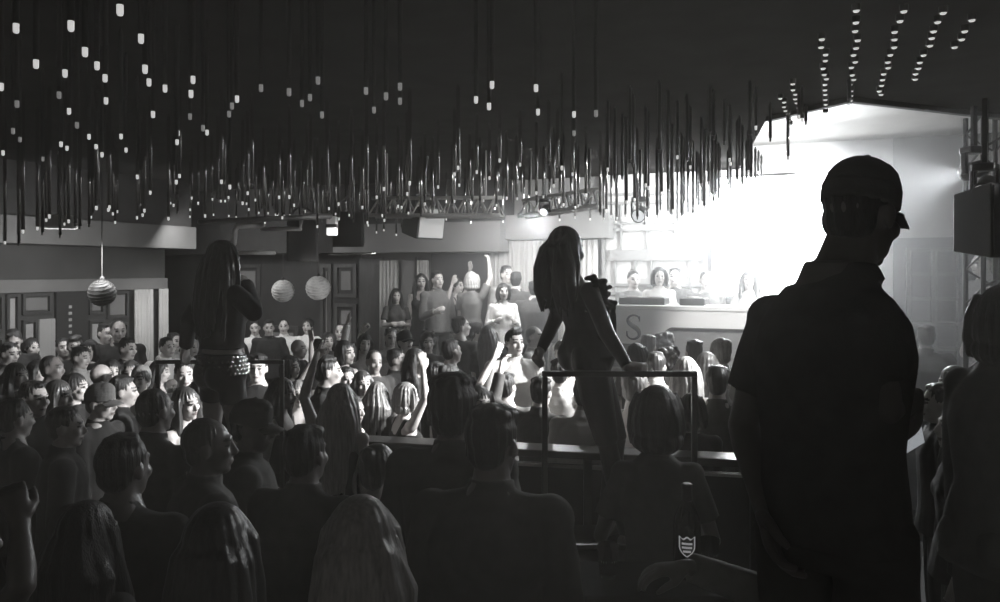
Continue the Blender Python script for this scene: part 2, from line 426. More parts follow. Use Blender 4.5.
        lowz = {'bolero': 1.075, 'tee': .90, 'shirt': .89, 'jacket': .84, 'hoodie': .88}[top]
        b.loft([(cen(lowz), S9, F9, rg[1 if lowz < 1 else 3][1]+inf+.012, rg[1 if lowz < 1 else 3][2]+inf+.012)] + trings(.93 if lowz < 1 else 1.1, 1.44, inf) + [(cen(1.465), *sv(1.465), .080 if fem else .098, .072)])
        if fem:
            S, Fv = sv(1.29)
            for s in (-1,1): b.ell(cen(1.285) + S*s*.066 + Fv*.072, (.064+inf*.5,.060+inf*.4,.062+inf*.4))
        for nm in 'LR':
            shp, el, wr = J['sh'+nm], J['el'+nm], J['wr'+nm]; i2 = inf*.85
            b.ell(shp, .052*g+i2); b.tube([cen(1.445), cen(1.415).lerp(shp, .6), shp], [.040*g+i2*.8,.046*g+i2,.046*g+i2], n=12)
            if top == 'tee': b.tube([cen(1.36).lerp(shp,.4), shp, shp.lerp(el,.35), shp.lerp(el,.68)], [.050*g+i2,.052*g+i2,.053*g+i2,.057*g+i2], n=14)
            else:
                b.tube([cen(1.36).lerp(shp,.4), shp, shp.lerp(el,.5), el], [.050*g+i2,.052*g+i2,.048*g+i2,.043*g+i2], n=14); b.ell(el, .044*g+i2)
                b.tube([el, el.lerp(wr,.5), el.lerp(wr,.97)], [.043*g+i2,.040*g+i2,.034*g+i2], n=12)
        nk0 = J['neck'] - Vector((0,0,.02))
        if top in ('shirt','jacket'):
            up = (hm-J['neck']).normalized(); b.tube([nk0-up*.02, nk0+up*.015, nk0+up*.048], [nk+.030,nk+.020,nk+.016], n=16)
        if top == 'hoodie': b.ell(nk0 - F1*.06, (.10,.06,.055)); b.tube([nk0-Vector((0,0,.02)), nk0+Vector((0,0,.05))], [nk+.035, nk+.028], n=14)
        if top == 'tee': b.tube([nk0-Vector((0,0,.02)), nk0+Vector((0,0,.018))], [nk+.034, nk+.014], n=14)
        cloth({'tee': 'tee_shirt', 'shirt': 'shirt', 'jacket': 'jacket', 'hoodie': 'hooded_sweater', 'bolero': 'cropped_jacket'}[top], b, tc)
    # hair and headwear
    if hair != 'bald' or haircustom:
        hb = haircustom(mt, rnd) if haircustom else hair_shape(hair, mt, rnd, fem)
        ph = rnd.uniform(0, 9); amp = (.0035 if vx > .0075 else .0018) if hair in ('long','wavy','vlong','pony','bob') else .0025
        him = inv
        def hd_fn(co):
            l = co @ im[:3,:3].T + im[:3,3]; th = np.arctan2(l[:,0], -l[:,1]-.0)
            return amp*np.clip(np.hypot(l[:,0], l[:,1]+.02)/.085, 0, 1)**2*(np.sin(th*19+ph+np.sin(l[:,2]*14)*1.5) + (.6 if vx > .0075 else .25)*np.sin(th*43+2*ph+l[:,2]*9))
        m3 = remesh(hb, max(.006, vx*.8), 2, sc, disp=hd_fn, name='hair'); m3.materials.append(HAIR[hc])
        c = bpy.data.objects.new('hair', m3); C.objects.link(c); c.parent = o
    if cap:
        bm_ = M(); 
        prof_ = []
        bm_.ell((0,-.008,.058), (.084,.102,.086), mt, nu=24, nv=14); bm_.ell((0,.030,.085), (.066,.062,.062), mt); bm_.tube([(0,-.010,.022),(0,-.010,.065)], [(.0855,.1045),(.0855,.1045)], n=24, side=(1,0,0), mtx=mt)
        bm_.ell((0,-.002,.147), (.010,.010,.007), mt)
        m4 = remesh(bm_, .005 if vx < .01 else .008, 2, sc, name='cap'); m4.materials.append(CLOTH[cap])
        c = bpy.data.objects.new('cap', m4); C.objects.link(c); c.parent = o
        br = M(); vs = []; fs = []; nx, ny = 13, 6
        cd = 1 if hats_forward else 1
        for lay in (0,1):
            for j in range(ny):
                for i in range(nx):
                    u = -1+2*i/(nx-1); w = j/(ny-1); x = u*.078*(1-.12*w*w)
                    y = .088*math.sqrt(max(0, 1-(u*.80)**2)) + w*.075*math.sqrt(max(.0, 1-(u*.96)**4)) - .004
                    z = .030 - .022*u*u - .022*w + (0 if lay == 0 else .005)
                    vs.append(mt @ Vector((x,y,z)))
        q = nx*ny
        for j in range(ny-1):
            for i in range(nx-1):
                a = j*nx+i; fs.append((a, a+1, a+1+nx, a+nx)); fs.append((q+a, q+a+nx, q+a+1+nx, q+a+1))
        for i in range(nx-1):
            fs.append((i, q+i, q+i+1, i+1)); a = (ny-1)*nx+i; fs.append((a, a+1, q+a+1, q+a))
        for j in range(ny-1):
            a = j*nx; fs.append((a, a+nx, q+a+nx, q+a)); a = j*nx+nx-1; fs.append((a, q+a, q+a+nx, a+nx))
        br.add(vs, fs); mb = br.mesh('cap_brim', sc); fixn(mb); mb.materials.append(CLOTH[cap])
        for p in mb.polygons: p.use_smooth = True
        c2 = bpy.data.objects.new('brim', mb); C.objects.link(c2); c2.parent = c
    return o
hats_forward = True
LOUNGE, STAGE = 0.6, 0.68
def rail_y(px):                                # depth of the balustrade at a column of the photo
    return 5.38 + (4.74-5.38)*(px-296)/(752-296)
def blocked(p, px):
    if 290 < px < 760 and p.y < rail_y(px)+.24: return True
    if -2.35 < p.x < -1.10 and 4.15 < p.y < 5.35: return True
    return False

SUNK = -0.15
def plat_x(y): return -1.32 - (y-3.9)*.11      # west edge of the upper dance floor
def floor_at(p): return 0.0 if p.x > plat_x(p.y) else SUNK
# ---------------------------------------------------------------- the crowd
# px, py of the head in the photo, stature, yaw (0 away, 90 towards the stage side, 180 to the camera), sex, hair, hair tone, top, tone, legs, tone, arms, skin, label, extras
CROWD = [
 # near the side wall
 (14,341,1.70,150,'m','short','k','jacket','k','trousers','k','down','down','m','dark-haired man with bowed head at the wall end of the back row',dict(head=(0,-25,0))),
 (8,354,1.72,100,'m','short','k','shirt','c','trousers','k','down','bent','p','man in dark shirt gazing at the stage from the edge of the hall',{}),
 (31,348,1.66,120,'f','pony','k','tank','k','skirt','k','face','down','p','woman with one hand held to her cheek under the panelled wall',{}),
 (15,376,1.66,110,'f','long','k','tee','k','trousers','k','down','down','p','small-faced woman half hidden at the edge of the hall in black tee',{}),
 (36,373,1.64,100,'f','long','k','tank','k','trousers','k','down','down','p','long-haired woman in black vest behind the collared man, lit on one cheek',{}),
 (50,369,1.72,95,'m','crop','k','tee','c','trousers','k','down','down','d','dark-skinned man with cropped hair and shining forehead facing the stage',{}),
 (63,348,1.68,140,'m','short','k','tee','g','trousers','k','down','down','m','man in grey tee below the dark door of the panelled wall',{}),
 (75,347,1.66,160,'m','quiff','b','tee','k','trousers','k','down','down','m','man with swept-up hair below the door frame strips',{}),
 (79,358,1.68,100,'m','short','k','shirt','l','trousers','k','down','down','p','man with open pale collar looking to the stage by the panelled wall',{}),
 (90,351,1.72,170,'f','bob','k','tee','k','trousers','k','down','down','p','woman with oval lit face and dark bob looking at the camera',{}),
 (105,334,1.76,130,'m','short','k','jacket','k','trousers','k','down','down','m','man in black jacket leaning to his taller friend under the ribbed globe lamp',{}),
 (118,331,1.84,150,'m','crop','b','jacket','k','trousers','k','down','down','m','tall man in black jacket beside the pale curtain',dict(build=1.08)),
 (126,349,1.74,100,'m','short','k','shirt','k','trousers','k','down','down','p','man in black shirt with lit face in front of the tall jacketed man',{}),
 (74,388,1.66,100,'f','bun','k','tee','k','trousers','k','down','bent','p','woman with hair tied back and brightly lit face turned to the stage',dict(voxel=.009)),
 (57,396,1.66,100,'f','long','b','tank','w','skirt','k','bent','down','p','brown-haired woman in white vest beside the woman with tied-back hair',dict(voxel=.009)),
 (33,399,1.74,130,'m','short','k','shirt','k','trousers','k','down','down','p','broad dark-haired man in black shirt at the wall side, cheek and neck lit',dict(voxel=.009,head=(-20,0,0))),
 (99,377,1.84,40,'m','bald','k','jacket','k','trousers','k','down','down','m','tall bald man seen from behind in black jacket',dict(voxel=.009)),
 (98,403,1.72,100,'m','short','k','shirt','k','trousers','k','down','down','p','man in grey cap and black shirt looking to the stage, neck lit',dict(cap='g',voxel=.009)),
 (111,371,1.62,140,'f','long','k','tee','k','trousers','k','down','down','p','short woman peeking past the bald man',{}),
 (131,373,1.66,160,'f','bob','b','tee','c','trousers','k','down','down','m','woman with brown bob in charcoal tee beyond the bald man',{}),
 (142,379,1.66,190,'f','bun','f','tee','w','trousers','k','bent','down','p','fair woman with white tee bending her arm near the first dancer',{}),
 (157,346,1.70,120,'m','short','k','shirt','w','trousers','k','bent','bent','p','dark-haired man in white shirt hunched by the pale curtain',dict(lean=(0,.25))),
 (173,342,1.72,120,'m','short','k','shirt','l','trousers','k','down','bent','p','man in light shirt behind the hunched man in white',{}),
 (189,347,1.66,120,'f','bob','w','tee','w','trousers','k','down','down','p','pale blonde woman in white tee beside the first dancer',{}),
 (158,372,1.66,80,'f','long','k','tank','k','trousers','k','down','down','p','dark long-haired woman in profile under the first podium rail',{}),
 (184,375,1.72,150,'m','short','k','jacket','k','trousers','k','down','down','p','serious man in dark jacket framed below the first podium rail',{}),
 (184,404,1.66,110,'f','long','b','tank','k','trousers','k','down','down','p','brown-haired woman in black vest close to the bareheaded man in white collar',dict(voxel=.009)),
 (203,392,1.68,70,'f','pony','k','tee','k','trousers','k','down','face','p','woman with ponytail raising a hand to her face at the first podium',{}),
 (120,392,1.70,60,'m','short','k','jacket','k','trousers','k','down','down','m','man in black jacket in the dark before the bald man',{}),
 # between the podiums
 (255,328,1.70,165,'m','short','k','shirt','w','trousers','k','bent','bent','p','man in white shirt playing with both hands just past the first dancer',{}),
 (269,328,1.70,170,'m','short','k','jacket','k','trousers','k','down','down','m','man in dark jacket behind the two white-shirted guests',{}),
 (284,327,1.70,175,'m','crop','k','shirt','w','trousers','k','down','down','p','man in white shirt standing straight under the lit globe lamps',{}),
 (308,326,1.68,190,'f','pony','k','tee','w','trousers','k','hip','down','p','woman in white tee standing under the lit globe lamps',{}),
 (341,332,1.72,180,'m','crop','b','jacket','k','trousers','k','down','down','p','fair-skinned man in black jacket facing the camera from the back rows',{}),
 (328,341,1.64,150,'f','long','k','tee','k','trousers','k','down','down','m','woman with long dark hair behind the man in profile',{}),
 (297,349,1.68,100,'m','bald','k','tee','k','trousers','k','face','down','p','bald man with a hand near his face in the middle rows',{}),
 (317,350,1.72,85,'m','short','k','tee','k','trousers','k','down','down','p','man in profile with black hair and black tee below the globe lamps',{}),
 (344,353,1.66,120,'f','bob','k','tank','k','trousers','k','down','bent','p','woman with black bob and lit cheek in the middle rows',{}),
 (289,367,1.64,120,'f','bob','k','tank','k','trousers','k','up','down','p','woman raising one bare arm high behind the staring man',dict(hands=('open','relax'))),
 (258,368,1.76,170,'m','short','k','tee','k','trousers','k','down','down','p','staring man in black tee beside the bare leg of the first dancer',dict(voxel=.009)),
 (280,394,1.66,100,'f','long','k','tank','k','trousers','k','down','down','m','dark-haired woman in shadow beside the curly lit woman',dict(voxel=.009)),
 (299,394,1.68,165,'f','curly','f','tank','w','skirt','k','down','bent','p','curly fair-haired woman in white top, her face brightly lit',dict(voxel=.008)),
 (346,379,1.74,150,'m','short','k','tee','k','trousers','k','down','down','p','laughing man in black tee behind the long blonde with raised hand',dict(voxel=.009)),
 (350,410,1.66,110,'f','bun','k','tank','k','trousers','k','down','down','p','woman in black vest smiling beyond the long blonde hair',dict(voxel=.009)),
 (362,384,1.66,150,'f','long','b','tank','k','trousers','k','down','down','p','smiling long-haired woman between laughing man and wavy-haired woman',dict(voxel=.009)),
 (376,396,1.68,20,'f','wavy','f','tee','k','trousers','k','down','down','p','woman seen from behind with wavy fair hair over a black tee',dict(voxel=.009)),
 (373,362,1.70,140,'m','crop','b','tee','c','trousers','k','down','down','m','man with cropped hair in charcoal tee in the shaded middle rows',{}),
 (364,344,1.62,150,'f','long','k','shirt','w','trousers','k','upbent','up','p','woman in white blouse waving both hands',dict(hands=('open','open'))),
 (390,338,1.86,150,'m','short','b','shirt','w','trousers','k','down','upbent','p','man in white shirt with one fist up beside the waving woman',dict(hands=('relax','fist'))),
 (404,342,1.68,140,'f','short','k','tank','w','trousers','k','down','down','p','woman in white vest and dark cap looking up to the stage',dict(cap='k',head=(0,12,0))),
 (404,398,1.66,60,'f','bob','f','tank','k','trousers','k','down','sign','p','fair woman in black vest stretching one bare arm overhead at the rail',dict(voxel=.008,hands=('relax','open'))),
 (435,376,1.76,80,'m','short','k','shirt','k','trousers','k','down','down','p','dark-haired man in sharp profile with black shirt',dict(voxel=.009)),
 (428,342,1.64,170,'f','curly','k','tee','k','trousers','k','down','down','m','curly black-haired woman behind the man in sharp profile',{}),
 (437,322,1.74,20,'m','short','f','tee','g','trousers','k','down','down','p','fair-haired man from behind in grey tee below the lounge guests',{}),
 (460,327,1.82,30,'m','short','k','tee','c','trousers','k','down','down','p','tall man from behind in charcoal tee, head turned to the stage',dict(head=(40,5,0))),
 (476,332,1.68,90,'f','bun','k','tank','k','trousers','k','down','down','p','woman in lit profile next to the tall man in charcoal',{}),
 (478,403,1.64,150,'f','bob','k','tee','k','trousers','k','down','down','p','small dark-bobbed woman with lit face below the man in blown-out white',dict(voxel=.009)),
 (488,337,1.72,20,'f','vlong','f','tee','c','trousers','k','down','down','p','woman from behind with very long fair hair beside the white shirts',{}),
 (514,343,1.80,165,'m','quiff','k','shirt','w','trousers','k','down','down','p','broad man in bright white shirt in the middle of the floor',dict(build=1.1,voxel=.010)),
 (533,337,1.72,110,'m','crop','f','shirt','w','trousers','k','down','bent','p','fair man in bright white shirt behind the broad white-shirted man',{}),
 (506,388,1.74,10,'m','short','k','tee','g','trousers','k','down','down','p','man from behind in grey tee with black hair before the broad white shirt',dict(voxel=.009)),
 (540,393,1.68,30,'m','short','k','shirt','c','trousers','k','upbent','down','p','man in charcoal shirt lifting his elbow outside the podium frame',dict(voxel=.009)),
 (561,374,1.74,30,'m','short','k','shirt','w','trousers','k','down','down','p','dark-haired man in white shirt framed inside the podium rail',dict(voxel=.009)),
 (562,353,1.72,150,'m','crop','b','shirt','w','trousers','k','down','bent','p','man in white shirt below the gloved hand of the leaning dancer',{}),
 (604,350,1.68,40,'f','curly','b','tee','l','trousers','k','down','down','p','curly brown-haired woman between the leaning dancer and the booth',{}),
 # before the booth
 (636,356,1.66,30,'f','bob','k','tee','c','trousers','k','down','down','p','woman with black bob under the big letter of the booth',{}),
 (648,347,1.70,10,'m','short','f','tee','l','trousers','k','down','down','p','fair-haired man in light tee under the big letter of the booth',{}),
 (664,344,1.76,15,'f','curly','f','tee','g','trousers','k','down','down','p','woman with frizzy fair curls in front of the booth arch',{}),
 (669,361,1.72,20,'f','curly','b','shirt','l','trousers','k','down','down','p','woman with brown curls and light blouse above the podium rail',{}),
 (656,367,1.68,30,'m','short','b','shirt','w','trousers','k','down','bent','p','man in white shirt bending his arm above the podium rail',{}),
 (634,388,1.70,60,'f','bun','w','tank','w','trousers','k','down','down','p','blonde woman with bare shoulders below the dancer hand on the rail',{}),
 (686,374,1.70,20,'f','vlong','w','tank','w','trousers','k','down','down','p','woman from behind with straight pale blonde hair at the podium corner',dict(voxel=.010)),
 (694,353,1.74,20,'m','short','b','tee','g','trousers','k','down','down','p','brown-haired man in grey tee below the booth corner',{}),
 (706,367,1.72,40,'f','long','f','tee','l','trousers','k','down','down','p','woman with long fair hair and light tee behind the podium corner',{}),
 (722,353,1.74,320,'f','bun','w','shirt','w','trousers','k','down','down','p','woman in white blouse brightly edged beside the capped man',{}),
 (717,384,1.72,20,'m','short','b','shirt','g','trousers','k','down','down','p','man in grey shirt next to the arm of the capped man',dict(voxel=.010)),
 (692,412,1.66,10,'f','bob','k','tee','k','trousers','k','down','down','m','small woman with black bob at the podium post',dict(voxel=.009)),
 # beyond the capped man
 (926,338,1.80,20,'m','short','k','jacket','k','trousers','k','down','down','d','man in dark jacket standing alone in the haze past the capped man',{}),
 (957,384,1.68,300,'f','bob','f','jacket','k','trousers','k','down','down','p','fair woman with backlit bob past the capped man',dict(voxel=.009)),
 (943,404,1.68,290,'m','short','b','jacket','k','trousers','k','down','down','p','man with backlit brown hair bending past the capped man',dict(voxel=.009)),
 (963,428,1.68,290,'f','long','b','jacket','k','trousers','k','down','down','p','woman in dark jacket with lit hair top below the backlit bob',dict(voxel=.009)),
 # dim fillers the photo shows as dark heads
 (225,395,1.70,30,'m','short','k','jacket','k','trousers','k','down','down','m','dark-jacketed man directly below the first dancer',{}),
 (395,360,1.70,100,'m','short','k','jacket','k','trousers','k','down','down','m','man in black jacket below the woman in cap and white vest',{}),
 (415,362,1.66,120,'f','long','k','tee','k','trousers','k','down','down','m','long-haired woman in black beside the man in sharp profile',{}),
 (450,352,1.68,60,'m','short','k','tee','k','trousers','k','down','down','m','black-haired man in black tee under the tall man in charcoal',{}),
 (448,380,1.66,40,'f','bun','k','tee','k','trousers','k','down','reach','p','woman in black reaching one hand up by the big dark guest',dict(voxel=.009,hands=('relax','open'))),
 (325,372,1.70,80,'m','short','k','jacket','k','trousers','k','down','down','m','man in black jacket behind the raised hand of the long blonde',{}),
 (238,350,1.70,150,'f','long','k','tee','k','trousers','k','down','down','m','dark woman standing just behind the first dancer',{}),
 (12,420,1.74,40,'m','short','k','jacket','k','trousers','k','down','down','m','big dark-jacketed man near the raised fist',dict(build=1.12,voxel=.009)),
 (62,428,1.70,60,'m','short','k','jacket','k','trousers','k','down','down','m','man in black jacket with back turned in the dark front row',dict(voxel=.009)),
 (580,398,1.64,20,'m','short','k','shirt','w','trousers','k','down','down','p','man in white shirt stooping within the podium frame',dict(voxel=.010,lean=(0,.2))),
]
BACK = [   # on the raised lounge along the back wall: px, py of head, Y
 (396,296,11.3,165,'f','long','k','tee','c','skirt','k','cross','cross','p','woman with crossed arms on the lounge before the pale curtain',{}),
 (421,282,11.72,170,'f','vlong','k','dress','k','none','k','hip','down','p','woman with very long dark hair and black dress on the lounge',{}),
 (437,280,11.2,150,'m','short','k','shirt','g','trousers','k','down','bent','p','man in grey shirt on the lounge looking at the stage',{}),
 (456,286,11.6,120,'f','bun','k','tank','k','trousers','k','up','upbent','p','woman on the lounge raising both bare arms crossed overhead',dict(hands=('open','open'))),
 (471,281,10.9,20,'f','bob','w','tee','g','trousers','k','down','up','p','blonde from behind in grey tee on the lounge with one fist raised',dict(hands=('relax','fist'))),
 (506,275,11.2,150,'m','short','k','shirt','l','trousers','k','down','down','p','man in light shirt at the pleated curtain edge of the lounge',{}),
 (516,281,10.8,10,'m','short','k','jacket','c','trousers','k','down','down','p','man in charcoal jacket with back turned before the pleated curtain',{}),
 (503,292,10.3,170,'f','bob','k','shirt','w','skirt','k','bent','bent','p','woman in white blouse sitting low on the lounge before the curtain',{}),
 (534,290,10.45,5,'m','short','k','jacket','c','trousers','k','down','down','p','broad-backed man in charcoal jacket near the hair of the leaning dancer',dict(build=1.1)),
 (633,280,10.55,170,'m','short','k','tee','g','trousers','k','down','down','p','man in grey tee behind the booth before the panelled wall',{}),
 (659,277,10.0,185,'f','bob','k','shirt','w','trousers','k','bent','bent','p','performer in white shirt with headphones behind the booth',{}),
 (675,277,10.5,200,'m','short','k','tee','c','trousers','k','down','bent','p','performer in charcoal tee beside the white-shirted one behind the booth',{}),
 (706,281,9.9,190,'m','short','b','tee','g','trousers','k','down','down','p','man hazed over by the bright screen behind the booth corner',{}),
 (749,280,9.6,200,'f','long','b','tee','l','trousers','k','down','down','p','long-haired woman almost lost in the glare beside the capped man',{}),
 (985,264,9.0,270,'m','crop','f','tee','c','trousers','k','down','down','m','man with lit pale head on the far balcony beyond the big dark guest',{}),
 (993,292,8.2,230,'f','bob','k','tee','c','trousers','k','down','down','m','dark-bobbed woman beyond the big dark guest at the edge of the room',{}),
]
placed = []
def clear(x, y, d):
    return all((x-a)**2+(y-c)**2 >= d*d for a, c in placed)
HK = 1.622/1.75
seed = 0
for (px,py,H0,yaw,sex,hair,hc,top,tc,bot,bc,L,Rr,sk,label,ex) in sorted(CROWD, key=lambda r: -r[1]):
    seed += 1; best = None
    for q in range(80):
        H = H0 + (q//2+q%2)*.008*(1 if q % 2 else -1)
        if not 1.46 <= H <= 1.96: continue
        Y = (CAMZ - SUNK - H*HK)*F/(py-HOR); p = at(px, py, Y); zf = SUNK
        if p.x > plat_x(p.y) - .05: Y = (CAMZ - H*HK)*F/(py-HOR); p = at(px, py, Y); zf = 0.0
        if zf == 0.0 and p.x < plat_x(p.y) + .10: continue
        if px < 165 and Y > 9.75: continue
        if Y > 13.2: continue
        if blocked(p, px): continue
        for d in (.44,.36,.28):
            if clear(p.x, p.y, d):
                sco = abs(H-H0) + (.44-d)*(1.0 if px < 165 else 2.2)
                if best is None or sco < best[0]: best = (sco, H, p, zf)
                break
    if best is None:
        print('NO SPACE', label); H = H0; zf = SUNK; Y = min(8.2, (CAMZ-H*HK)*F/(py-HOR)); p = at(px,py,Y)
    else: _, H, p, zf = best
    placed.append((p.x, p.y))
    ex = dict(ex); ex.setdefault('voxel', .012 if p.y > 6 else .010)
    hd = ex.pop('head', (random.Random(seed).uniform(-12,12), random.Random(seed+5).uniform(-6,4), random.Random(seed+9).uniform(-6,6)))
    person((p.x,p.y,zf), yaw, label, H, sex, hair, hc, top, tc, bot, bc, L, Rr, sk, head=hd, seed=seed, **ex)
for (px,py,Y,yaw,sex,hair,hc,top,tc,bot,bc,L,Rr,sk,label,ex) in BACK:
    seed += 1; p = at(px,py,Y); t_ = U.x*p.x+U.y*p.y
    zf = LOUNGE if px < 560 else (STAGE if px < 800 else 0.5)
    H = (p.z-zf)/HK
    print('back', label[:40], round(H,2), round(t_,2))
    person((p.x,p.y,zf), yaw, label, H, sex, hair, hc, top, tc, bot, bc, L, Rr, sk, voxel=.013, seed=seed, **ex)
# ---------------------------------------------------------------- dancers and the guests close by
def frame_of(base, yaw, H):
    sc = H/1.75; a = R(yaw); ca, sa = math.cos(a), math.sin(a)
    def f(px, py, Y):
        w = at(px, py, Y) - Vector(base)
        return Vector((w.x*ca - w.y*sa, w.x*sa + w.y*ca, w.z))/sc
    return f
# the man in the cap
RISER = 0.79
b0 = at(832, 0, 1.87); b0.z = RISER
f = frame_of(b0, 48, 1.82)
Jc = {'head': f(861,216,1.90), 'neck': f(843,262,1.88), 'shL': f(772,318,2.00), 'shR': f(872,318,1.76), 'elL': f(743,425,2.04), 'wrL': f(764,510,1.90), 'elR': f(884,408,1.74), 'wrR': f(914,400,1.98), 'hdR': (f(912,436,2.04)-f(914,400,1.98)).normalized()}
person(b0, 48, 'tall silhouetted man in cap and dark tee towering before the bright stage', 1.82, 'm', 'crop', 'k', 'tee', 'c', 'trousers', 'c', 'down', 'bent', 'd',
       head=(6,-12,0), J=Jc, voxel=.006, build=.92, headscale=.95, cap='c', seed=501, wrinkle=.005, hands=('relax','grip'))
# the leaning dancer on the podium
POD = 0.84
YD = 4.35; b1 = at(592, 0, YD); b1.z = POD
HD = 1.72
f = frame_of(b1, 62, HD)
Jd = {'pelvis': f(588,354,YD), 'waist': f(586,329,YD), 'chest': f(582,306,YD), 'neck': f(573,278,YD+.01), 'head': f(567,251,YD+.02),
      'shL': f(566,291,YD+.13), 'shR': f(590,292,YD-.13), 'elL': f(554,322,YD+.10), 'wrL': f(541,350,YD-.02), 'elR': f(607,334,YD-.26), 'wrR': f(627,366,YD-.36),
      'hdR': Vector((.1,.9,-.25)), 'hipL': f(590,362,YD+.08), 'hipR': f(589,363,YD-.08), 'knL': f(616,440,YD+.09), 'knR': f(607,442,YD-.06)}
def dancer_hair(mt, rnd):
    b = M(); e = lambda c, r: b.ell(c, r, mt)
    e((0,-.020,.037), (.088,.104,.104)); e((0,-.06,-.03), (.085,.065,.09))
    for s in (-1,1): e((s*.07,-.01,.0), (.024,.05,.07))
    for i in range(34):
        x = rnd.uniform(-.095,.095); y = rnd.uniform(-.09,.0); l = rnd.uniform(.18,.28); w = rnd.gauss(0,.012)
        b.tube([(x*.5,y*.5,.09),(x*.95,y-.03,.0),(x*1.2,y-.035+w,-.10),(x*1.2+w,y-.035+w,-.10-l*.5),(x*1.1+2*w,y-.02+rnd.gauss(0,.012),-.10-l)], [.02,.030,.034,.028,.006], n=8, mtx=mt)
    return b
for nm, s in (('L',-1), ('R',1)):
    Jd.setdefault('an'+nm, Vector((s*.10, .16, .085)))
dn = person(b1, 62, 'dancer in tight dark catsuit leaning on the square podium rail, long loose hair', HD, 'f', 'long', 'k', 'none', 'k', 'none', 'k', 'down', 'down', 'm', head=(-14,-6,-6),
            J=Jd, voxel=.007, seed=502, hands=('fist','relax'), haircustom=dancer_hair, wrinkle=.003)
# her catsuit: a close second surface over trunk, arms and legs, with gloves and a feathered shoulder
def catsuit(o, J, H):
    b = M(); sc = H/1.75; rg = rings_for(True)
    keys = [(.93, J['pelvis']), (1.10, J['waist']), (1.31, J['chest']), (1.49, J['neck'])]
    def cen(z):
        if z <= .93: return J['pelvis'] + Vector((0,0,z-.93))
        for (z0, a), (z1, c) in zip(keys, keys[1:]):
            if z <= z1: return a.lerp(c, (z-z0)/(z1-z0))
    b.loft([(cen(z), Vector((1,0,0)), Vector((0,1,0)), a+.008, d+.008) for z,a,d in rg if z < 1.46])
    for s in (-1,1):
        b.ell(cen(1.285)+Vector((s*.068,.075,0)), (.066,.064,.064)); b.ell(cen(.92)+Vector((s*.07,-.065,0)), (.086,.078,.093))
    for nm in 'LR':
        sh, el, wr = J['sh'+nm], J['el'+nm], J['wr'+nm]; hp, kn, an = J['hip'+nm], J['kn'+nm], J.get('an'+nm)
        b.ell(sh, .056); b.tube([cen(1.39).lerp(sh,.4), sh, sh.lerp(el,.4), el], [.052,.054,.048,.043], n=12); b.ell(el, .042); b.tube([el, el.lerp(wr,.5), wr], [.042,.038,.030], n=12)
        b.ell(hp, .098); b.tube([hp+Vector((0,0,.03)), hp.lerp(kn,.4), kn], [.100,.094,.066], n=14); b.ell(kn, .056); b.tube([kn, kn.lerp(an,.3), an], [.053,.058,.044], n=12)
    m = remesh(b, .008, 3, sc, name='catsuit'); m.materials.append(CLOTH['s'])
    c = bpy.data.objects.new('catsuit', m); C.objects.link(c); c.parent = o
    rnd = random.Random(8); b = M()
    for i in range(70):                                      # frilled shoulder piece
        u = rnd.random(); p = J['shR'] + Vector((rnd.gauss(.02,.022), rnd.gauss(.035+.03*u,.03), .075-.17*u+rnd.gauss(0,.015)))
        b.ell(p, (rnd.uniform(.012,.03), rnd.uniform(.012,.03), rnd.uniform(.010,.02)), nu=8, nv=6)
    for i in range(16):                                      # hanging fringe
        p = J['shR'] + Vector((rnd.gauss(.02,.02), rnd.uniform(.02,.12), -.06)); l = rnd.uniform(.14,.26)
        b.tube([p, p+Vector((.005,.01,-l*.5)), p+Vector((.0,.015,-l))], [(.018,.010),(.020,.009),(.008,.005)], n=6)
    q = remesh(b, .008, 2, sc, name='frill'); q.materials.append(CLOTH['k']); q = bpy.data.objects.new('frill', q); C.objects.link(q); q.parent = o
    return c
catsuit(dn, Jd, HD)
# the dancer with the studded belt
YE = 4.75; b2 = at(222, 0, YE); b2.z = POD
f = frame_of(b2, 40, 1.70)
Je = {'head': f(224,262,YE), 'neck': f(223,285,YE), 'elR': f(254,312,YE-.15), 'wrR': f(246,284,YE+.10), 'elL': f(190,318,YE), 'wrL': f(186,346,YE+.16)}
de = person(b2, 40, 'dancer in short dark jacket with studded belt and bare thighs, hand at her face', 1.70, 'f', 'long', 'b', 'bolero', 'k', 'shorts', 's', 'down', 'face', 'p', head=(-5,-4,0), J=Je, voxel=.008, seed=503, hands=('relax','relax'))
sc = 1.70/1.75; b = M(); b.tube([(0,0,.925),(0,0,.985),(0,0,1.05)], [(.186,.137),(.180,.133),(.158,.118)], n=40, side=(1,0,0)); bl = obj('belt', b.mesh('belt', sc), CLOTH['s'], de)
STUD = mat('chrome_stud', .75, .2, 1.0)
rnd = random.Random(4); b = M()
for row in range(5):
    for k in range(34):
        if rnd.random() < .08: continue
        w = 2*PI*(k+.5*(row%2))/34; z = .935 + row*.024; kk = 1.0 if row < 3 else 1-.055*(row-2)
        b.ell((.187*math.cos(w)*kk, .138*math.sin(w)*kk, z), (.0075,.0075,.0075), nu=6, nv=4)
obj('stud_trim', b.mesh('stud_trim', sc), STUD, bl)
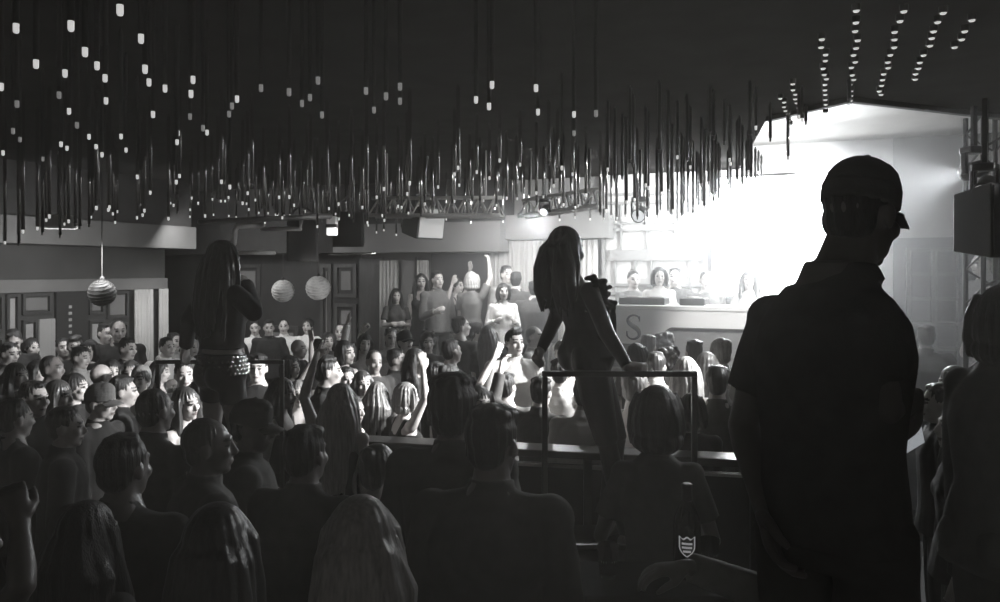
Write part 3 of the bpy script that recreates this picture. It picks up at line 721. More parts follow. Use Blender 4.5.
# guests on the raised area; deep skin and charcoal cloth stand in for shade
NEAR = [   # px, py, Y, yaw, ...
 (340,404,4.55,15,'f','vlong','w','tank','k','skirt','k','sign','down','p','long-haired blonde in black vest from behind with fingers raised in a sign',dict(hands=('sign','relax'),voxel=.007)),
 (152,412,3.9,25,'m','crop','k','shirt','c','trousers','c','down','bent','m','bareheaded man from behind with cropped hair, pale collar edge and lit neck',dict(voxel=.007)),
 (247,428,3.6,75,'m','crop','k','jacket','c','trousers','c','down','down','d','man in dark baseball cap whose brim catches the light',dict(cap='c',voxel=.007,head=(10,-8,0))),
 (203,448,3.1,55,'m','crop','b','jacket','c','trousers','c','down','down','d','man with very short hair and lit ear in front of the man in baseball cap',dict(voxel=.007,head=(15,0,0))),
 (303,457,3.02,20,'m','short','k','jacket','c','trousers','c','down','down','d','man in black jacket from behind below the curly fair-haired woman',dict(voxel=.008)),
 (376,470,3.4,30,'f','bun','b','tank','k','trousers','k','down','down','p','woman with pinned-up hair and bare lit shoulder at the balustrade',dict(voxel=.008)),
 (452,412,3.1,12,'m','short','k','jacket','c','trousers','c','bent','bent','d','big man in dark jacket with messy black hair blocking the middle',dict(voxel=.007,build=.98,headscale=1.16)),
 (491,446,2.55,12,'m','short','k','jacket','c','trousers','c','down','down','d','man in dark jacket from behind directly before the messy-haired big man',dict(voxel=.007,head=(12,-6,0))),
 (657,419,3.15,8,'f','bob','k','tee','c','trousers','c','bent','bent','d','woman from behind with black bob in front of the podium frame',dict(voxel=.006,build=.86)),
 (215,553,2.0,10,'f','long','b','tee','c','trousers','c','down','down','d','woman from behind with smooth brown hair below the short-haired man',dict(voxel=.007)),  # fair hair given the brown tone to look shaded
 (360,548,1.95,-5,'f','long','w','tee','c','trousers','c','down','down','d','woman from behind with smooth shining fair hair nearest the camera',dict(voxel=.007)),
 (84,540,2.38,20,'f','wavy','k','tee','c','trousers','c','down','down','d','woman from behind with wavy black hair by the raised fist',dict(voxel=.007)),
 (120,470,2.7,15,'m','short','k','jacket','c','trousers','c','down','down','d','man from behind in black jacket between wavy-haired woman and cropped man',dict(voxel=.008,build=1.1)),
]
for (px,py,Y,yaw,sex,hair,hc,top,tc,bot,bc,L,Rr,sk,label,ex) in NEAR:
    seed += 1; p = at(px,py,Y); H = (p.z-VIP)/HK
    print('near', label[:40], round(H,2))
    person((p.x,p.y,VIP), yaw, label, H, sex, hair, hc, top, tc, bot, bc, L, Rr, sk, seed=seed, **ex)
# big guest at the edge of the room, on the upper riser
p = at(1000,325,2.6); zz = .55
person((p.x,p.y,zz), 75, 'big dark guest with round black hair filling the edge of the room', (p.z-zz)/HK, 'f', 'bob', 'k', 'jacket', 'c', 'trousers', 'c', 'down', 'down', 'd', voxel=.008, build=.9, head=(-50,0,0), seed=601)
# raised fist at the other edge
base = at(-52,0,2.0); base.z = VIP; HF = 1.62; f = frame_of(base, 30, HF)
person(base, 30, 'guest at the very edge with forearm and loosely closed hand raised', HF, 'f', 'long', 'k', 'tank', 'k', 'trousers', 'k', 'down', 'up', 'd', seed=602, voxel=.006,
       J={'elR': f(22,585,1.88), 'wrR': f(20,523,1.95), 'hdR': (f(8,480,1.97)-f(20,523,1.95)).normalized(), 'pmR': (f(20,520,2.2)-f(20,520,1.9)).normalized()}, hands=('relax','fist'))
# arm reaching for the bottle past the capped man
base = at(812,0,2.62); base.z = VIP; HG = 1.68; f = frame_of(base, 300, HG)
person(base, 300, 'guest in grey sleeve behind the capped man, arm stretched toward the shield-labelled bottle', HG, 'm', 'short', 'k', 'shirt', 'g', 'trousers', 'k', 'down', 'down', 'd', seed=603, voxel=.007,
       J={'elL': f(768,594,2.42), 'wrL': f(688,567,2.36), 'hdL': (f(636,571,2.36)-f(688,566,2.36)).normalized(), 'pmL': Vector((0,0,-1))}, hands=('relax','relax'))
# ---------------------------------------------------------------- the room
LOUNGE, STAGE, CEIL = 0.6, 0.68, 3.7
T_BACK, S_WALL = 11.2, -10.0
BLACK = mat('matt_black', .04, .85, spec=.15, noise_amt=.2, nscale=6)
CEILM = mat('black_ceiling', .045, 1.0, spec=.0, noise_amt=.2, nscale=3)
FLOORM = mat('dark_floor', .04, .45, spec=.4, noise_amt=.3, nscale=3)
WOOD = mat('dark_wood', .075, .45, spec=.4, noise_amt=.25, nscale=5, stretch=(6,6,.6))
PALE = mat('pale_panel', .42, .6, noise_amt=.06, nscale=4)
GREYP = mat('grey_plaster', .22, .7, noise_amt=.08, nscale=3)
DGREY = mat('dark_plaster', .085, .75, noise_amt=.1, nscale=3)
CURT = mat('pale_curtain', .58, .8, spec=.15, noise_amt=.08, nscale=5)
STEEL = mat('brushed_steel', .55, .35, 1.0)
DSTEEL = mat('black_steel', .035, .3, .3, spec=.5)
TUBEM = mat('lit_tube', .30, .22, 1.0)  # brighter copy for far tubes, imitating stage light on them
TUBEK2 = mat('silhouette_tube', .03, .4, spec=.4)  # black copy for the rising rows, so they look backlit
TUBEK = mat('shaded_tube', .03, .8, spec=.1)  # dark copy for near tubes, so they look unlit
CHROME = mat('chrome_pipe', .7, .25, 1.0)
LEDM = mat('led_tip', .8, .5, emit=(1,.98,.95), estr=.62)
WHITE = mat('white_lacquer', .80, .35, spec=.5)
GREY5 = mat('booth_grey', .20, .5)
def st(name, b, m, **k): return struct(obj(name, b, m, **k))
st('floor', M().box((-16,-2,SUNK-.1), (9,18,SUNK)), FLOORM)
b = M(); _p = [(plat_x(3.2),3.2),(9,3.2),(9,15.5),(plat_x(15.5),15.5)]; b.add([(x,y,SUNK) for x,y in _p]+[(x,y,0) for x,y in _p], [(3,2,1,0),(4,5,6,7),(0,1,5,4),(1,2,6,5),(2,3,7,6),(3,0,4,7)]); st('trim_13', b, FLOORM)
# raised guest area, its edge and the upper riser
st('trim_1', M().box((-3.2,-1,SUNK), (3.4,3.2,VIP)).box((plat_x(3.2)-.0,3.2,0), (3.4,4.62,VIP)).box((-2.9,3.2,SUNK), (plat_x(3.2),4.30,VIP)), FLOORM)
st('trim_2', M().box((.35,.6,VIP), (2.3,2.35,.55)).box((.35,.6,.55), (1.15,2.35,RISER)), BLACK)
st('trim_3', M().boxst(-5.6,-1.45,T_BACK-2.0,T_BACK,0,LOUNGE), DGREY)      # lounge platform
st('trim_4', M().boxst(-1.45,2.4,T_BACK-2.4,T_BACK,0,STAGE), DGREY)        # stage platform
st('trim_5', M().boxst(2.4,6.5,T_BACK-4.5,T_BACK,0,.5), DGREY)
# walls
wl = st('wall_left', M().boxst(S_WALL-.2,S_WALL,-4,9.85,SUNK,CEIL), DGREY)
st('wall_alcove', M().boxst(-13.2,-13.0,9.6,T_BACK+.2,SUNK,CEIL), DGREY)
st('wall_return', M().boxst(-13.2,S_WALL-.2,9.65,9.85,SUNK,CEIL), DGREY)
st('wall_back', M().boxst(-13.2,6.5,T_BACK,T_BACK+.2,SUNK,CEIL+.3), GREYP)
st('wall_right', M().boxst(6.5,6.7,-2,T_BACK+.2,0,CEIL+.3), DGREY)
# black ceiling, cut back over the stage, and the pale ceiling beyond it
def poly(name, pts, z0, z1, m):
    b = M(); n = len(pts); vs = [Vector((p[0],p[1],z0)) for p in pts]+[Vector((p[0],p[1],z1)) for p in pts]
    b.add(vs, [tuple(range(n-1,-1,-1)), tuple(range(n,2*n))]+[(i,(i+1)%n,(i+1)%n+n,i+n) for i in range(n)]); return st(name, b, m)
A_, B_, C_ = at(768,117,CEILY(117)), at(850,97,CEILY(97)), at(1010,116,CEILY(116))
far = ST(-2.0, T_BACK)
poly('ceiling', [(-16,-1.5),(9,-1.5),(C_.x+3,C_.y+.5),(C_.x,C_.y),(B_.x,B_.y),(A_.x,A_.y),(ST(-1.2,T_BACK).x,ST(-1.2,T_BACK).y),(ST(-13.2,T_BACK).x,ST(-13.2,T_BACK).y),(-16,12)], CEIL, CEIL+.12, CEILM)
poly('ceiling_stage', [tuple(ST(-2.6,5.5)[:2]), tuple(ST(6.5,5.5)[:2]), tuple(ST(6.5,T_BACK)[:2]), tuple(ST(-2.6,T_BACK)[:2])], CEIL+.30, CEIL+.38, PALE)
# fascia of the ceiling cut-out
b = M()
for p, q in ((A_,B_),(B_,C_)):
    d = (q-p).normalized(); nrm = Vector((-d.y,d.x,0))*.03
    vs = [p-nrm, q-nrm, q+nrm, p+nrm]; b.add([Vector((v.x,v.y,CEIL-.04)) for v in vs]+[Vector((v.x,v.y,CEIL+.34)) for v in vs], [(3,2,1,0),(4,5,6,7),(0,1,5,4),(1,2,6,5),(2,3,7,6),(3,0,4,7)])
st('trim_6', b, BLACK)
# bulkheads
st('trim_7', M().boxst(S_WALL,S_WALL+.75,-3,9.75,2.68,3.02), mat('bulkhead_grey', .13, .7, noise_amt=.08, nscale=3))
st('trim_8', M().boxst(S_WALL,S_WALL+.70,-3,9.7,3.02,CEIL), BLACK)
st('trim_9', M().boxst(atwall(333,T_BACK-.55),-4.45,T_BACK-.55,T_BACK,2.62,3.06), GREYP)
st('trim_14', M().boxst(-13.0,atwall(333,T_BACK-.55),T_BACK-.55,T_BACK,2.62,3.06), BLACK)
st('trim_15', M().boxst(-13.0,atwall(361,T_BACK-.02),T_BACK-.02,T_BACK,SUNK,2.62), mat('dark_wainscot', .045, .6, noise_amt=.2, nscale=4))
st('trim_10', M().boxst(-13.0,-4.45,T_BACK-.50,T_BACK,3.06,CEIL), BLACK)
st('trim_11', M().boxst(-4.45,-2.9,T_BACK-.35,T_BACK,2.80,3.15), GREYP)
st('trim_12', M().boxst(S_WALL,S_WALL+.06,-3,9.85,2.05,2.22), GREYP)                     # pale rail above the panels
# panelled side wall: every panel is moulding and field
def panel_left(n, t0, t1, z0, z1, field):
    w = .035
    b = M().boxst(S_WALL,S_WALL+.045,t0,t1,z1-w,z1).boxst(S_WALL,S_WALL+.045,t0,t1,z0,z0+w).boxst(S_WALL,S_WALL+.045,t0,t0+w,z0+w,z1-w).boxst(S_WALL,S_WALL+.045,t1-w,t1,z0+w,z1-w)
    p = st('trim_%d' % n, b, WOOD)
    obj('panel', M().boxst(S_WALL,S_WALL+.02,t0+w+.022,t1-w-.022,z0+w+.022,z1-w-.022), field, p)
tl = lambda px: atside(px, S_WALL)
n = 20
for (p0,p1,z0,z1,fm) in ((-30,2,1.55,2.03,PALE),(5,18,1.25,2.03,PALE),(21,50,1.75,2.03,GREYP),(21,36,.7,1.68,PALE),(88,103,1.70,2.03,GREYP),(88,103,.7,1.62,PALE),(106,127,1.62,2.03,GREYP),(106,127,.7,1.55,PALE),(-30,2,.7,1.48,PALE),(5,18,.7,1.18,PALE)):
    panel_left(n, tl(p0), tl(p1), z0, z1, fm); n += 1
dr = st('door_1', M().boxst(S_WALL,S_WALL+.05,tl(54),tl(86),0,2.04), mat('door_dark', .045, .4, spec=.5))
b = M()
for px in (39,43,47,51): b.boxst(S_WALL,S_WALL+.05,tl(px)-.03,tl(px)+.03,.5,1.68)
st('trim_40', b, PALE)
b = M()                                                     # faint door lettering: a column of small bars, unreadable in the photo
for k in range(5): b.boxst(S_WALL+.05,S_WALL+.058,tl(66),tl(69),1.45+k*.09,1.49+k*.09)
obj('door_mark', b, PALE, dr)
def curtain(name, s0, s1, t0, t1, z0, z1, m, folds=10, amp=.035, seedv=1):
    rnd = random.Random(seedv); n = folds*8; vs = []; fs = []; ph = [rnd.uniform(0,6) for _ in range(3)]
    L = Vector((s1-s0, t1-t0, 0)); ln = L.length; d = L/ln; nr = Vector((-d.y,d.x,0))
    for i in range(n+1):
        u = i/n; w = amp*(math.sin(u*folds*2*PI+ph[0])+.4*math.sin(u*folds*3.3*PI+ph[1]))
        for z, k in ((z0,1.2),(.5*(z0+z1),1.0),(z1,.6)):
            for sgn in (0, 1):
                p = Vector((s0,t0,0))+d*(u*ln)+nr*(w*k+sgn*.012); vs.append(ROOM @ Vector((p.x,p.y,z)))
    for i in range(n):
        for j in range(2):
            for sgn in (0,1):
                a = i*6+j*2+sgn; q = (a, a+6, a+8, a+2); fs.append(q if sgn else q[::-1])
        a = i*6; fs.append((a,a+1,a+7,a+6)); fs.append((a+4,a+10,a+11,a+5))
    fs.append((0,2,3,1)); fs.append((2,4,5,3)); a=n*6; fs.append((a,a+1,a+3,a+2)); fs.append((a+2,a+3,a+5,a+4))
    return obj(name, M().add(vs, fs), m, smooth=True)
tag(curtain('curtain', S_WALL+.12, S_WALL+.12, tl(129), tl(147), .0, 2.05, CURT, 6, .02, 2), 'narrow pale curtain hanging beside the panelled wall', 'curtain')
tag(curtain('curtain', S_WALL+.12, S_WALL+.12, tl(154), tl(163), .0, 2.05, CURT, 4, .02, 3), 'narrow pale curtain at the very end of the panelled wall', 'curtain')
tb = lambda px: atwall(px, T_BACK)
# alcove and back wall fittings
def wallbox(name, p0, p1, z0, z1, d, m, group=None): return st(name, M().boxst(tb(p0), tb(p1), T_BACK-d, T_BACK, z0, z1), m)
n = 41
for (p0,p1,z0,z1) in ((206,232,.9,2.45),(236,262,1.85,2.45),(322,333,.9,2.45),(336,358,1.9,2.45),(336,358,.8,1.8),(268,300,.7,1.4)):
    s0, s1 = tb(p0), tb(p1); w = .06
    b = M().boxst(s0,s1,T_BACK-.06,T_BACK,z1-w,z1).boxst(s0,s1,T_BACK-.06,T_BACK,z0,z0+w).boxst(s0,s0+w,T_BACK-.06,T_BACK,z0+w,z1-w).boxst(s1-w,s1,T_BACK-.06,T_BACK,z0+w,z1-w)
    p = st('trim_%d' % n, b, WOOD); n += 1
    obj('panel', M().boxst(s0+w+.06,s1-w-.06,T_BACK-.03,T_BACK,z0+w+.06,z1-w-.06), GREYP, p)
wallbox('door_2', 362, 384, LOUNGE, 2.55, .08, WOOD)
wallbox('trim_50', 404, 418, LOUNGE, 2.5, .09, GREYP)
wallbox('trim_51', 418.5, 421, LOUNGE, 2.55, .12, WOOD)
wallbox('trim_52', 434, 492, LOUNGE, 2.6, .10, mat('slate_panel', .06, .6))
s0 = tb(385)
tag(curtain('curtain', tb(385), tb(403), T_BACK-.15, T_BACK-.15, LOUNGE, 2.5, CURT, 5, .025, 5), 'pale curtain behind the woman with crossed arms on the lounge', 'curtain')
tag(curtain('curtain', tb(422), tb(433), T_BACK-.15, T_BACK-.15, LOUNGE, 2.5, CURT, 4, .02, 6), 'narrow pale curtain strip behind the man in grey on the lounge', 'curtain')
tag(curtain('curtain', tb(494), tb(601), T_BACK-.2, T_BACK-.2, LOUNGE, 2.78, CURT, 22, .035, 7), 'wide pleated pale curtain behind the leaning dancer', 'curtain')
# pale framed wall behind the booth
wb = st('trim_53', M().boxst(tb(603), tb(892.9), T_BACK-.06, T_BACK, STAGE, CEIL+.3), PALE)
b = M(); d = T_BACK-.12
def strip(px0, px1, z0, z1): b.boxst(tb(px0), tb(px1), d, T_BACK-.06, z0, z1)
strip(604,607,.7,3.9)
for z in (2.02,2.14,2.50,2.62,2.92,3.02,3.3,3.42): strip(610,704,z-.02,z+.02)
for p_,z0,z1 in ((616,2.02,2.5),(636,2.02,2.5),(652,2.02,2.5),(622,2.62,3.3),(648,2.62,2.92),(676,2.62,3.3),(640,3.02,3.3),(660,3.42,3.9),(690,2.02,2.9)): strip(p_,p_+1.6,z0,z1)
strip(612,704,2.52,2.60)
st('trim_54', b, GREY5)
st('trim_56', M().boxst(tb(893), 6.5, T_BACK-.05, T_BACK, 2.75, CEIL+.3), GREYP)  # pale upper half, its tone painting in the stage glow
st('trim_57', M().boxst(tb(893), 6.5, T_BACK-.07, T_BACK, .5, 2.75), BLACK)  # dark lower half of the same wall, imitates the glow fading downward
b = M()
for px in (905,930,955,980): b.boxst(tb(px),tb(px)+.05,T_BACK-.3,T_BACK-.06,.5,2.6)
for z in (1.1,1.4,1.7,2.0,2.3,2.6): b.boxst(tb(905),tb(980)+.05,T_BACK-.3,T_BACK-.06,z-.02,z+.02)
st('trim_55', b, DGREY)
# LED screen behind the stage
b = M(); sx0, sx1 = tb(715), tb(868)
scr = obj('led_screen', M().boxst(sx0-.06,sx1+.06,T_BACK-.26,T_BACK-.14,1.95,3.60), DSTEEL)
tag(scr, 'huge glaring white stage screen behind the booth', 'screen')
obj('screen_face', M().boxst(sx0,sx1,T_BACK-.275,T_BACK-.258,2.0,3.57), mat('screen_glow', .8, .5, emit=(.95,.98,1.0), estr=SCREEN), scr)

# ---------------------------------------------------------------- the booth with the letter
BT = T_BACK-2.2
def zb(py, px): 
    s = atwall(px, BT); Y = V.y*s+U.y*BT; return CAMZ-(py-HOR)/F*Y
def tb2(px): return atwall(px, BT)
booth = empty('performer_booth', ST(tb2(660), BT, 0)); tag(booth, 'white performer booth with scalloped fascia and a big letter', 'booth')
def bpart(name, b, m, **k):
    o = obj(name, b, m, **k); o.parent = booth; o.matrix_parent_inverse = Matrix.Translation(-booth.location); return o
s0, sc_, s1 = tb2(596), tb2(690), tb2(850)
zt, zr, zl = 1.90, 1.71, 1.51
bpart('counter_top', M().boxst(s0-.03,s1,BT-.06,BT+.55,zt,zt+.05), WHITE, bevel=.01)
bpart('skirt', M().boxst(s0+.05,s1,BT+.12,BT+.5,STAGE,zt), GREY5)
# fascia: outline with the tongue that carries the letter
cx = tb2(634)
top = [(s0,zt),(sc_+.02,zt)]
low = []
k = 14
def arc(x0, x1, z0, z1, flip):
    out = []
    for i in range(k+1):
        u = i/k; e = (1-math.cos(u*PI))/2
        out.append((x0+(x1-x0)*u, z0+(z1-z0)*e))
    return out
outline = [(s0,zt),(s1,zt),(s1,zr)] + arc(cx+.44, cx+.15, zr, zl, 0) + arc(cx-.15, cx-.40, zl, zr, 0) + [(s0,zr)]
b = M(); nn = len(outline)
vs = [ROOM @ Vector((x,BT-.02,z)) for x,z in outline]+[ROOM @ Vector((x,BT+.05,z)) for x,z in outline]
b.add(vs, [tuple(range(nn)), tuple(range(2*nn-1,nn-1,-1))]+[(i,(i+1)%nn,(i+1)%nn+nn,i+nn) for i in range(nn)])
bpart('fascia', b, WHITE)
b = M()                                                     # an S drawn with a thick and thin stroke
pts = []; 
import itertools
ctrl = [(.080,.115),(.060,.150),(.012,.165),(-.045,.152),(-.075,.110),(-.062,.060),(-.010,.020),(.045,-.020),(.078,-.070),(.070,-.125),(.020,-.160),(-.035,-.160),(-.078,-.128),(-.088,-.085)]
P = [Vector((x,0,z)) for x,z in ctrl]; dense = []
for i in range(len(P)-1):
    p0,p1,p2,p3 = P[max(i-1,0)],P[i],P[i+1],P[min(i+2,len(P)-1)]
    for j in range(5):
        t = j/5; dense.append(.5*((2*p1)+(p2-p0)*t+(2*p0-5*p1+4*p2-p3)*t*t+(3*p1-p0-3*p2+p3)*t**3))
dense.append(P[-1])
wd = [ (.009+.019*math.exp(-((i/(len(dense)-1)-.5)/.2)**2), .012) for i in range(len(dense))]
zc = .5*(zb(309,634)+zb(345,634))
bb = M(); bb.tube([ROOM @ Vector((cx+p.x*.85, BT-.03, zc+p.z*.82)) for p in dense], wd, n=8, side=V)
for (x,z) in ((.070,.097),(-.075,-.074)): bb.box((x-.005,-.012,z-.03),(x+.007,.012,z+.03), Matrix.Translation(ROOM @ Vector((cx,BT-.03,zc))) @ ROOM)
bpart('letter_s', bb, mat('letter_grey', .10, .5))
b = M()
for px in (645,742): b.tube([ROOM @ Vector((tb2(px), BT+.10, 1.50)), ROOM @ Vector((tb2(px), BT+.07, 1.50))], [.03,.03])
bpart('booth_light', b, WHITE)
# equipment on the counter
for px, lab in ((628,'small dark mixer on the booth counter by the curtain side'),(650,'dark media player on the booth counter before the white-shirted performer'),(690,'dark media player on the booth counter at its corner')):
    s = tb2(px); d_ = obj('media_player', M().boxst(s-.14,s+.14,BT+.12,BT+.44,zt+.05,zt+.13), DSTEEL, bevel=.01); tag(d_, lab, 'player')
    pl = M().lathe([(.09,0),(.09,.012),(.02,.016)], 20); obj('jog_wheel', pl, STEEL, d_, loc=ST(s,BT+.28,zt+.13))

# ---------------------------------------------------------------- balustrade and podiums
def beam(b, p, q, w, h):
    p, q = Vector(p), Vector(q); d = (q-p); L = d.length; d.normalize()
    s = d.cross(Vector((0,0,1))); s = s.normalized() if s.length > 1e-4 else Vector((1,0,0)); u = s.cross(d)
    m = Matrix(((s.x,d.x,u.x,p.x),(s.y,d.y,u.y,p.y),(s.z,d.z,u.z,p.z),(0,0,0,1)))
    return b.box((-w/2,0,-h/2),(w/2,L,h/2), m)
RA, RB = at(296,0,5.38), at(752,0,4.74); RZ = 1.22
bal = empty('balustrade', (RA.x,RA.y,VIP)); tag(bal, 'long waist-high dark balustrade with steel ledge before the dance floor', 'balustrade')
def bal_part(name, b, m, **k):
    o = obj(name, b, m, **k); o.parent = bal; o.matrix_parent_inverse = Matrix.Translation(-bal.location); return o
zv = lambda p, z: Vector((p.x,p.y,z))
bal_part('ledge', beam(M(), zv(RA,RZ), zv(RB,RZ), .20, .045), mat('worn_steel', .16, .35, .6), bevel=.008)
bal_part('lower_rail', beam(M(), zv(RA,RZ-.09), zv(RB,RZ-.09), .04, .02), STEEL)
bal_part('front_panel', beam(M(), zv(RA,.62+.05), zv(RB,.62+.05), .03, .94), mat('smoked_panel', .03, .25, spec=.5))
for i in range(7):
    p = RA.lerp(RB, i/6); bal_part('post', M().box((p.x-.025,p.y-.06,VIP),(p.x+.025,p.y-.02,RZ-.02)), DSTEEL)
def podium(name, label, x0, x1, y0, y1, rail):
    e = empty(name, ((x0+x1)/2,(y0+y1)/2,0)); tag(e, label, 'podium')
    def part(nm, b, m, **k):
        o = obj(nm, b, m, **k); o.parent = e; o.matrix_parent_inverse = Matrix.Translation(-e.location); return o
    part('plinth', M().box((x0,y0,SUNK if x0 < -1.5 else 0),(x1,y1,POD-.05)), BLACK)
    part('deck', M().box((x0-.03,y0-.03,POD-.05),(x1+.03,y1+.03,POD)), DSTEEL, bevel=.01)
    (rx0, rx1, ry, rz, w) = rail
    part('rail', M().box((rx0,ry-w/2,rz-w),(rx1,ry+w/2,rz)), DSTEEL, bevel=.004)
    for x in (rx0, rx1-w): part('rail_post', M().box((x,ry-w/2,POD),(x+w,ry+w/2,rz-w)), DSTEEL, bevel=.004)
    part('rail_crossbar', M().box((rx0+w,ry-.012,POD+.12),(rx1-w,ry+.012,POD+.145)), DSTEEL)
    return part
xa, xb = at(542,0,3.98).x, at(697,0,3.98).x
podium('dance_podium', 'black podium with square rail frame under the leaning dancer', xa-.02, xb+.02, 3.93, 4.72, (xa, xb, 3.98, at(0,371,3.98).z, .028))
xa, xb = at(148,0,5.02).x, at(292,0,5.02).x
podium('dance_podium', 'black podium with thin rail under the dancer with studded belt', xa+.05, xb-.05, 4.42, 5.06, (xa+.05, xb-.05, 5.02, at(0,360,5.02).z, .024))

# ---------------------------------------------------------------- high table in front
TZ = 1.30; TY = 2.95
tabl = empty('high_table', (at(668,0,TY).x,TY,VIP)); tag(tabl, 'dark high table holding the shield-labelled bottle', 'table')
def tpart(nm, b, m, **k):
    o = obj(nm, b, m, **k); o.parent = tabl; o.matrix_parent_inverse = Matrix.Translation(-tabl.location); return o
tx = tabl.location.x
tpart('table_top', M().box((tx-.42,TY-.38,TZ-.035),(tx+.14,TY-.06,TZ)), mat('table_dark', .03, .75, spec=.1), bevel=.008)
tpart('column', M().lathe([(.035,VIP+.02),(.035,TZ-.035)], 20, (tx-.14,TY-.22,0)), DSTEEL)
tpart('base', M().lathe([(.24,VIP),(.24,VIP+.012),(.05,VIP+.03)], 28, (tx-.14,TY-.22,0)), DSTEEL)
GLASSK = mat('dark_bottle_glass', .012, .08, spec=.6)
GLASS = bpy.data.materials.new('clear_glass'); GLASS.use_nodes = True
gb = GLASS.node_tree.nodes['Principled BSDF']; gb.inputs['Transmission Weight'].default_value = 1.0; gb.inputs['Roughness'].default_value = .02; gb.inputs['Base Color'].default_value = (.95,.95,.95,1); gb.inputs['IOR'].default_value = 1.45
BP = at(687,0,2.74); BP.z = TZ
bot_ = tag(obj('champagne_bottle', M().lathe([(.034,0),(.046,.004),(.047,.02),(.047,.17),(.044,.20),(.030,.235),(.018,.262),(.0155,.30),(.017,.303),(.017,.315),(.013,.318)], 32), GLASSK, smooth=True, loc=BP), 'dark champagne bottle with a pale shield-shaped label', 'bottle')
# shield label bent round the bottle, facing the camera
def shield(w, h, r, m, name, parent, ang, z0, y_off=0.0, hole=0.0):
    vs = []; fs = []; nr, nc = 15, 13
    for j in range(nr):
        u = j/(nr-1); half = w/2*(1.0 if u < .45 else max(.0, math.cos((u-.45)/.55*PI/2))**.75)
        top = 0
        for i in range(nc):
            q = -1+2*i/(nc-1); x = q*half; z = z0+h/2-h*u + (.004*math.cos(q*PI*2) if j == 0 else 0)
            for rr in (r, r+.0012): a = x/r+ang; vs.append((rr*math.sin(a), -rr*math.cos(a), z))
    for j in range(nr-1):
        for i in range(nc-1):
            a = (j*nc+i)*2; fs.append((a, a+2, a+2+nc*2, a+nc*2)); fs.append((a+1, a+1+nc*2, a+3+nc*2, a+3))
    return obj(name, M().add(vs, fs), m, parent)
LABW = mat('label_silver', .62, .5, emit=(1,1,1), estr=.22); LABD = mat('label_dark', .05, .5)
ang = math.atan2(BP.x, BP.y)*-1.0
lb = shield(.056,.066,.0473,LABW,'bottle_label',bot_,-ang*-1 if False else ang*-1*-1,.115); lb['label'] = 'pale shield label'
sd = shield(.046,.056,.0486,LABD,'label_field',lb,ang,.115)
for z_, w_ in ((.128,.036),(.115,.034),(.102,.026)):
    b = M(); vs=[]; fs=[]
    for i in range(9):
        a = (-w_/2+w_*i/8)/.05+ang
        for zz in (z_-.0035,z_+.0035):
            for rr in (.0497,.0505): vs.append((rr*math.sin(a), -rr*math.cos(a), zz))
    for i in range(8):
        a=i*4; fs += [(a+1,a+5,a+7,a+3),(a,a+2,a+6,a+4),(a,a+4,a+5,a+1),(a+2,a+3,a+7,a+6)]
    obj('label_line', M().add(vs,fs), LABW, lb)
obj('foil', M().lathe([(.0185,.262),(.0165,.30),(.018,.304),(.018,.317),(.014,.320)], 24), mat('foil_dark', .03, .45, .2), bot_)
def tumbler(px, Y, lab, h=.11, r=.036):
    p = at(px,0,Y); p.z = TZ
    o = tag(obj('drinking_glass', M().lathe([(r*.8,0),(r*.82,.008),(r,h),(r*.93,h),(r*.75,.012),(0.001,.012)], 24), GLASS, smooth=True, loc=p), lab, 'glass')
    obj('drink', M().lathe([(r*.72,.013),(r*.84,h*.55),(0.001,h*.55)], 20), mat('pale_drink', .30, .2), o)
tumbler(608, 2.74, 'short tumbler on the high table beside the woman with black bob')
tumbler(709, 2.80, 'short tumbler on the high table behind the shield-labelled bottle')
# glass held by the big man, phone in the hand past the capped man
p = at(712+200,437,2.10)
ph = tag(obj('mobile_phone', M().box((-.036,-.004,-.075),(.036,.004,.075)), DSTEEL, bevel=.003), 'phone with bright screen glowing by the capped man', 'phone')
ph.location = at(912,438,2.05); ph.rotation_euler = (R(-50), R(80), R(-10)); ph.scale = (.8,.8,.8)
obj('phone_screen', M().box((-.032,-.0052,-.070),(.032,-.0042,.070)), mat('phone_glow', .5, .4, emit=(.9,.95,1), estr=.32), ph)
# ---------------------------------------------------------------- hanging tubes
TUBES = {}
def tube_mesh(L, mt_):
    k = round(L/.05)*.05; key = (k, mt_.name)
    if key not in TUBES:
        rr_ = .0095 if mt_ is TUBEK else .014
        m = M().lathe([(rr_,.008),(rr_,k-.02),(.006,k-.02),(.006,k)], 10).mesh('hanging_tube'); fixn(m)
        for p in m.polygons: p.use_smooth = len(p.vertices) == 4
        m.materials.append(mt_); TUBES[key] = m
    return k, TUBES[key]
tipm = M().lathe([(.001,-.022),(.006,-.021),(.0088,-.016),(.0088,.011),(.001,.011)], 12).mesh('lamp_tip'); fixn(tipm); tipm.materials.append(LEDM)
tipd = tipm.copy(); tipd.materials.clear(); tipd.materials.append(mat('unlit_tip', .10, .3, spec=.5))
def zbot(s, t):
    z = 3.02 + .10*math.sin(s*1.7+t*.9) + .07*math.sin(t*2.1-s*.6)
    if s < -4.4: z -= .34*min(1, (-4.4-s)/.8)*min(1, max(0, 6.2-t)/.7)
    if s > -1.6: z += .33*(s+1.6)
    z -= .05*max(0, 6-t)*.0
    return z
rnd = random.Random(77); ntube = 0; nlit = 0
def hang(s, t, z, lit, label, group, finish=None):
    global ntube, nlit
    p = ST(s, t); L, me = tube_mesh(CEIL - z, finish or (TUBEM if p.y > 5.6 else TUBEK))
    o = bpy.data.objects.new('hanging_tube', me); C.objects.link(o); o.location = (p.x,p.y,CEIL-L); tag(o, label, 'hanging tube', group)
    q = bpy.data.objects.new('lamp_tip', tipm if lit else tipd); C.objects.link(q); q.parent = o
    ntube += 1; nlit += lit
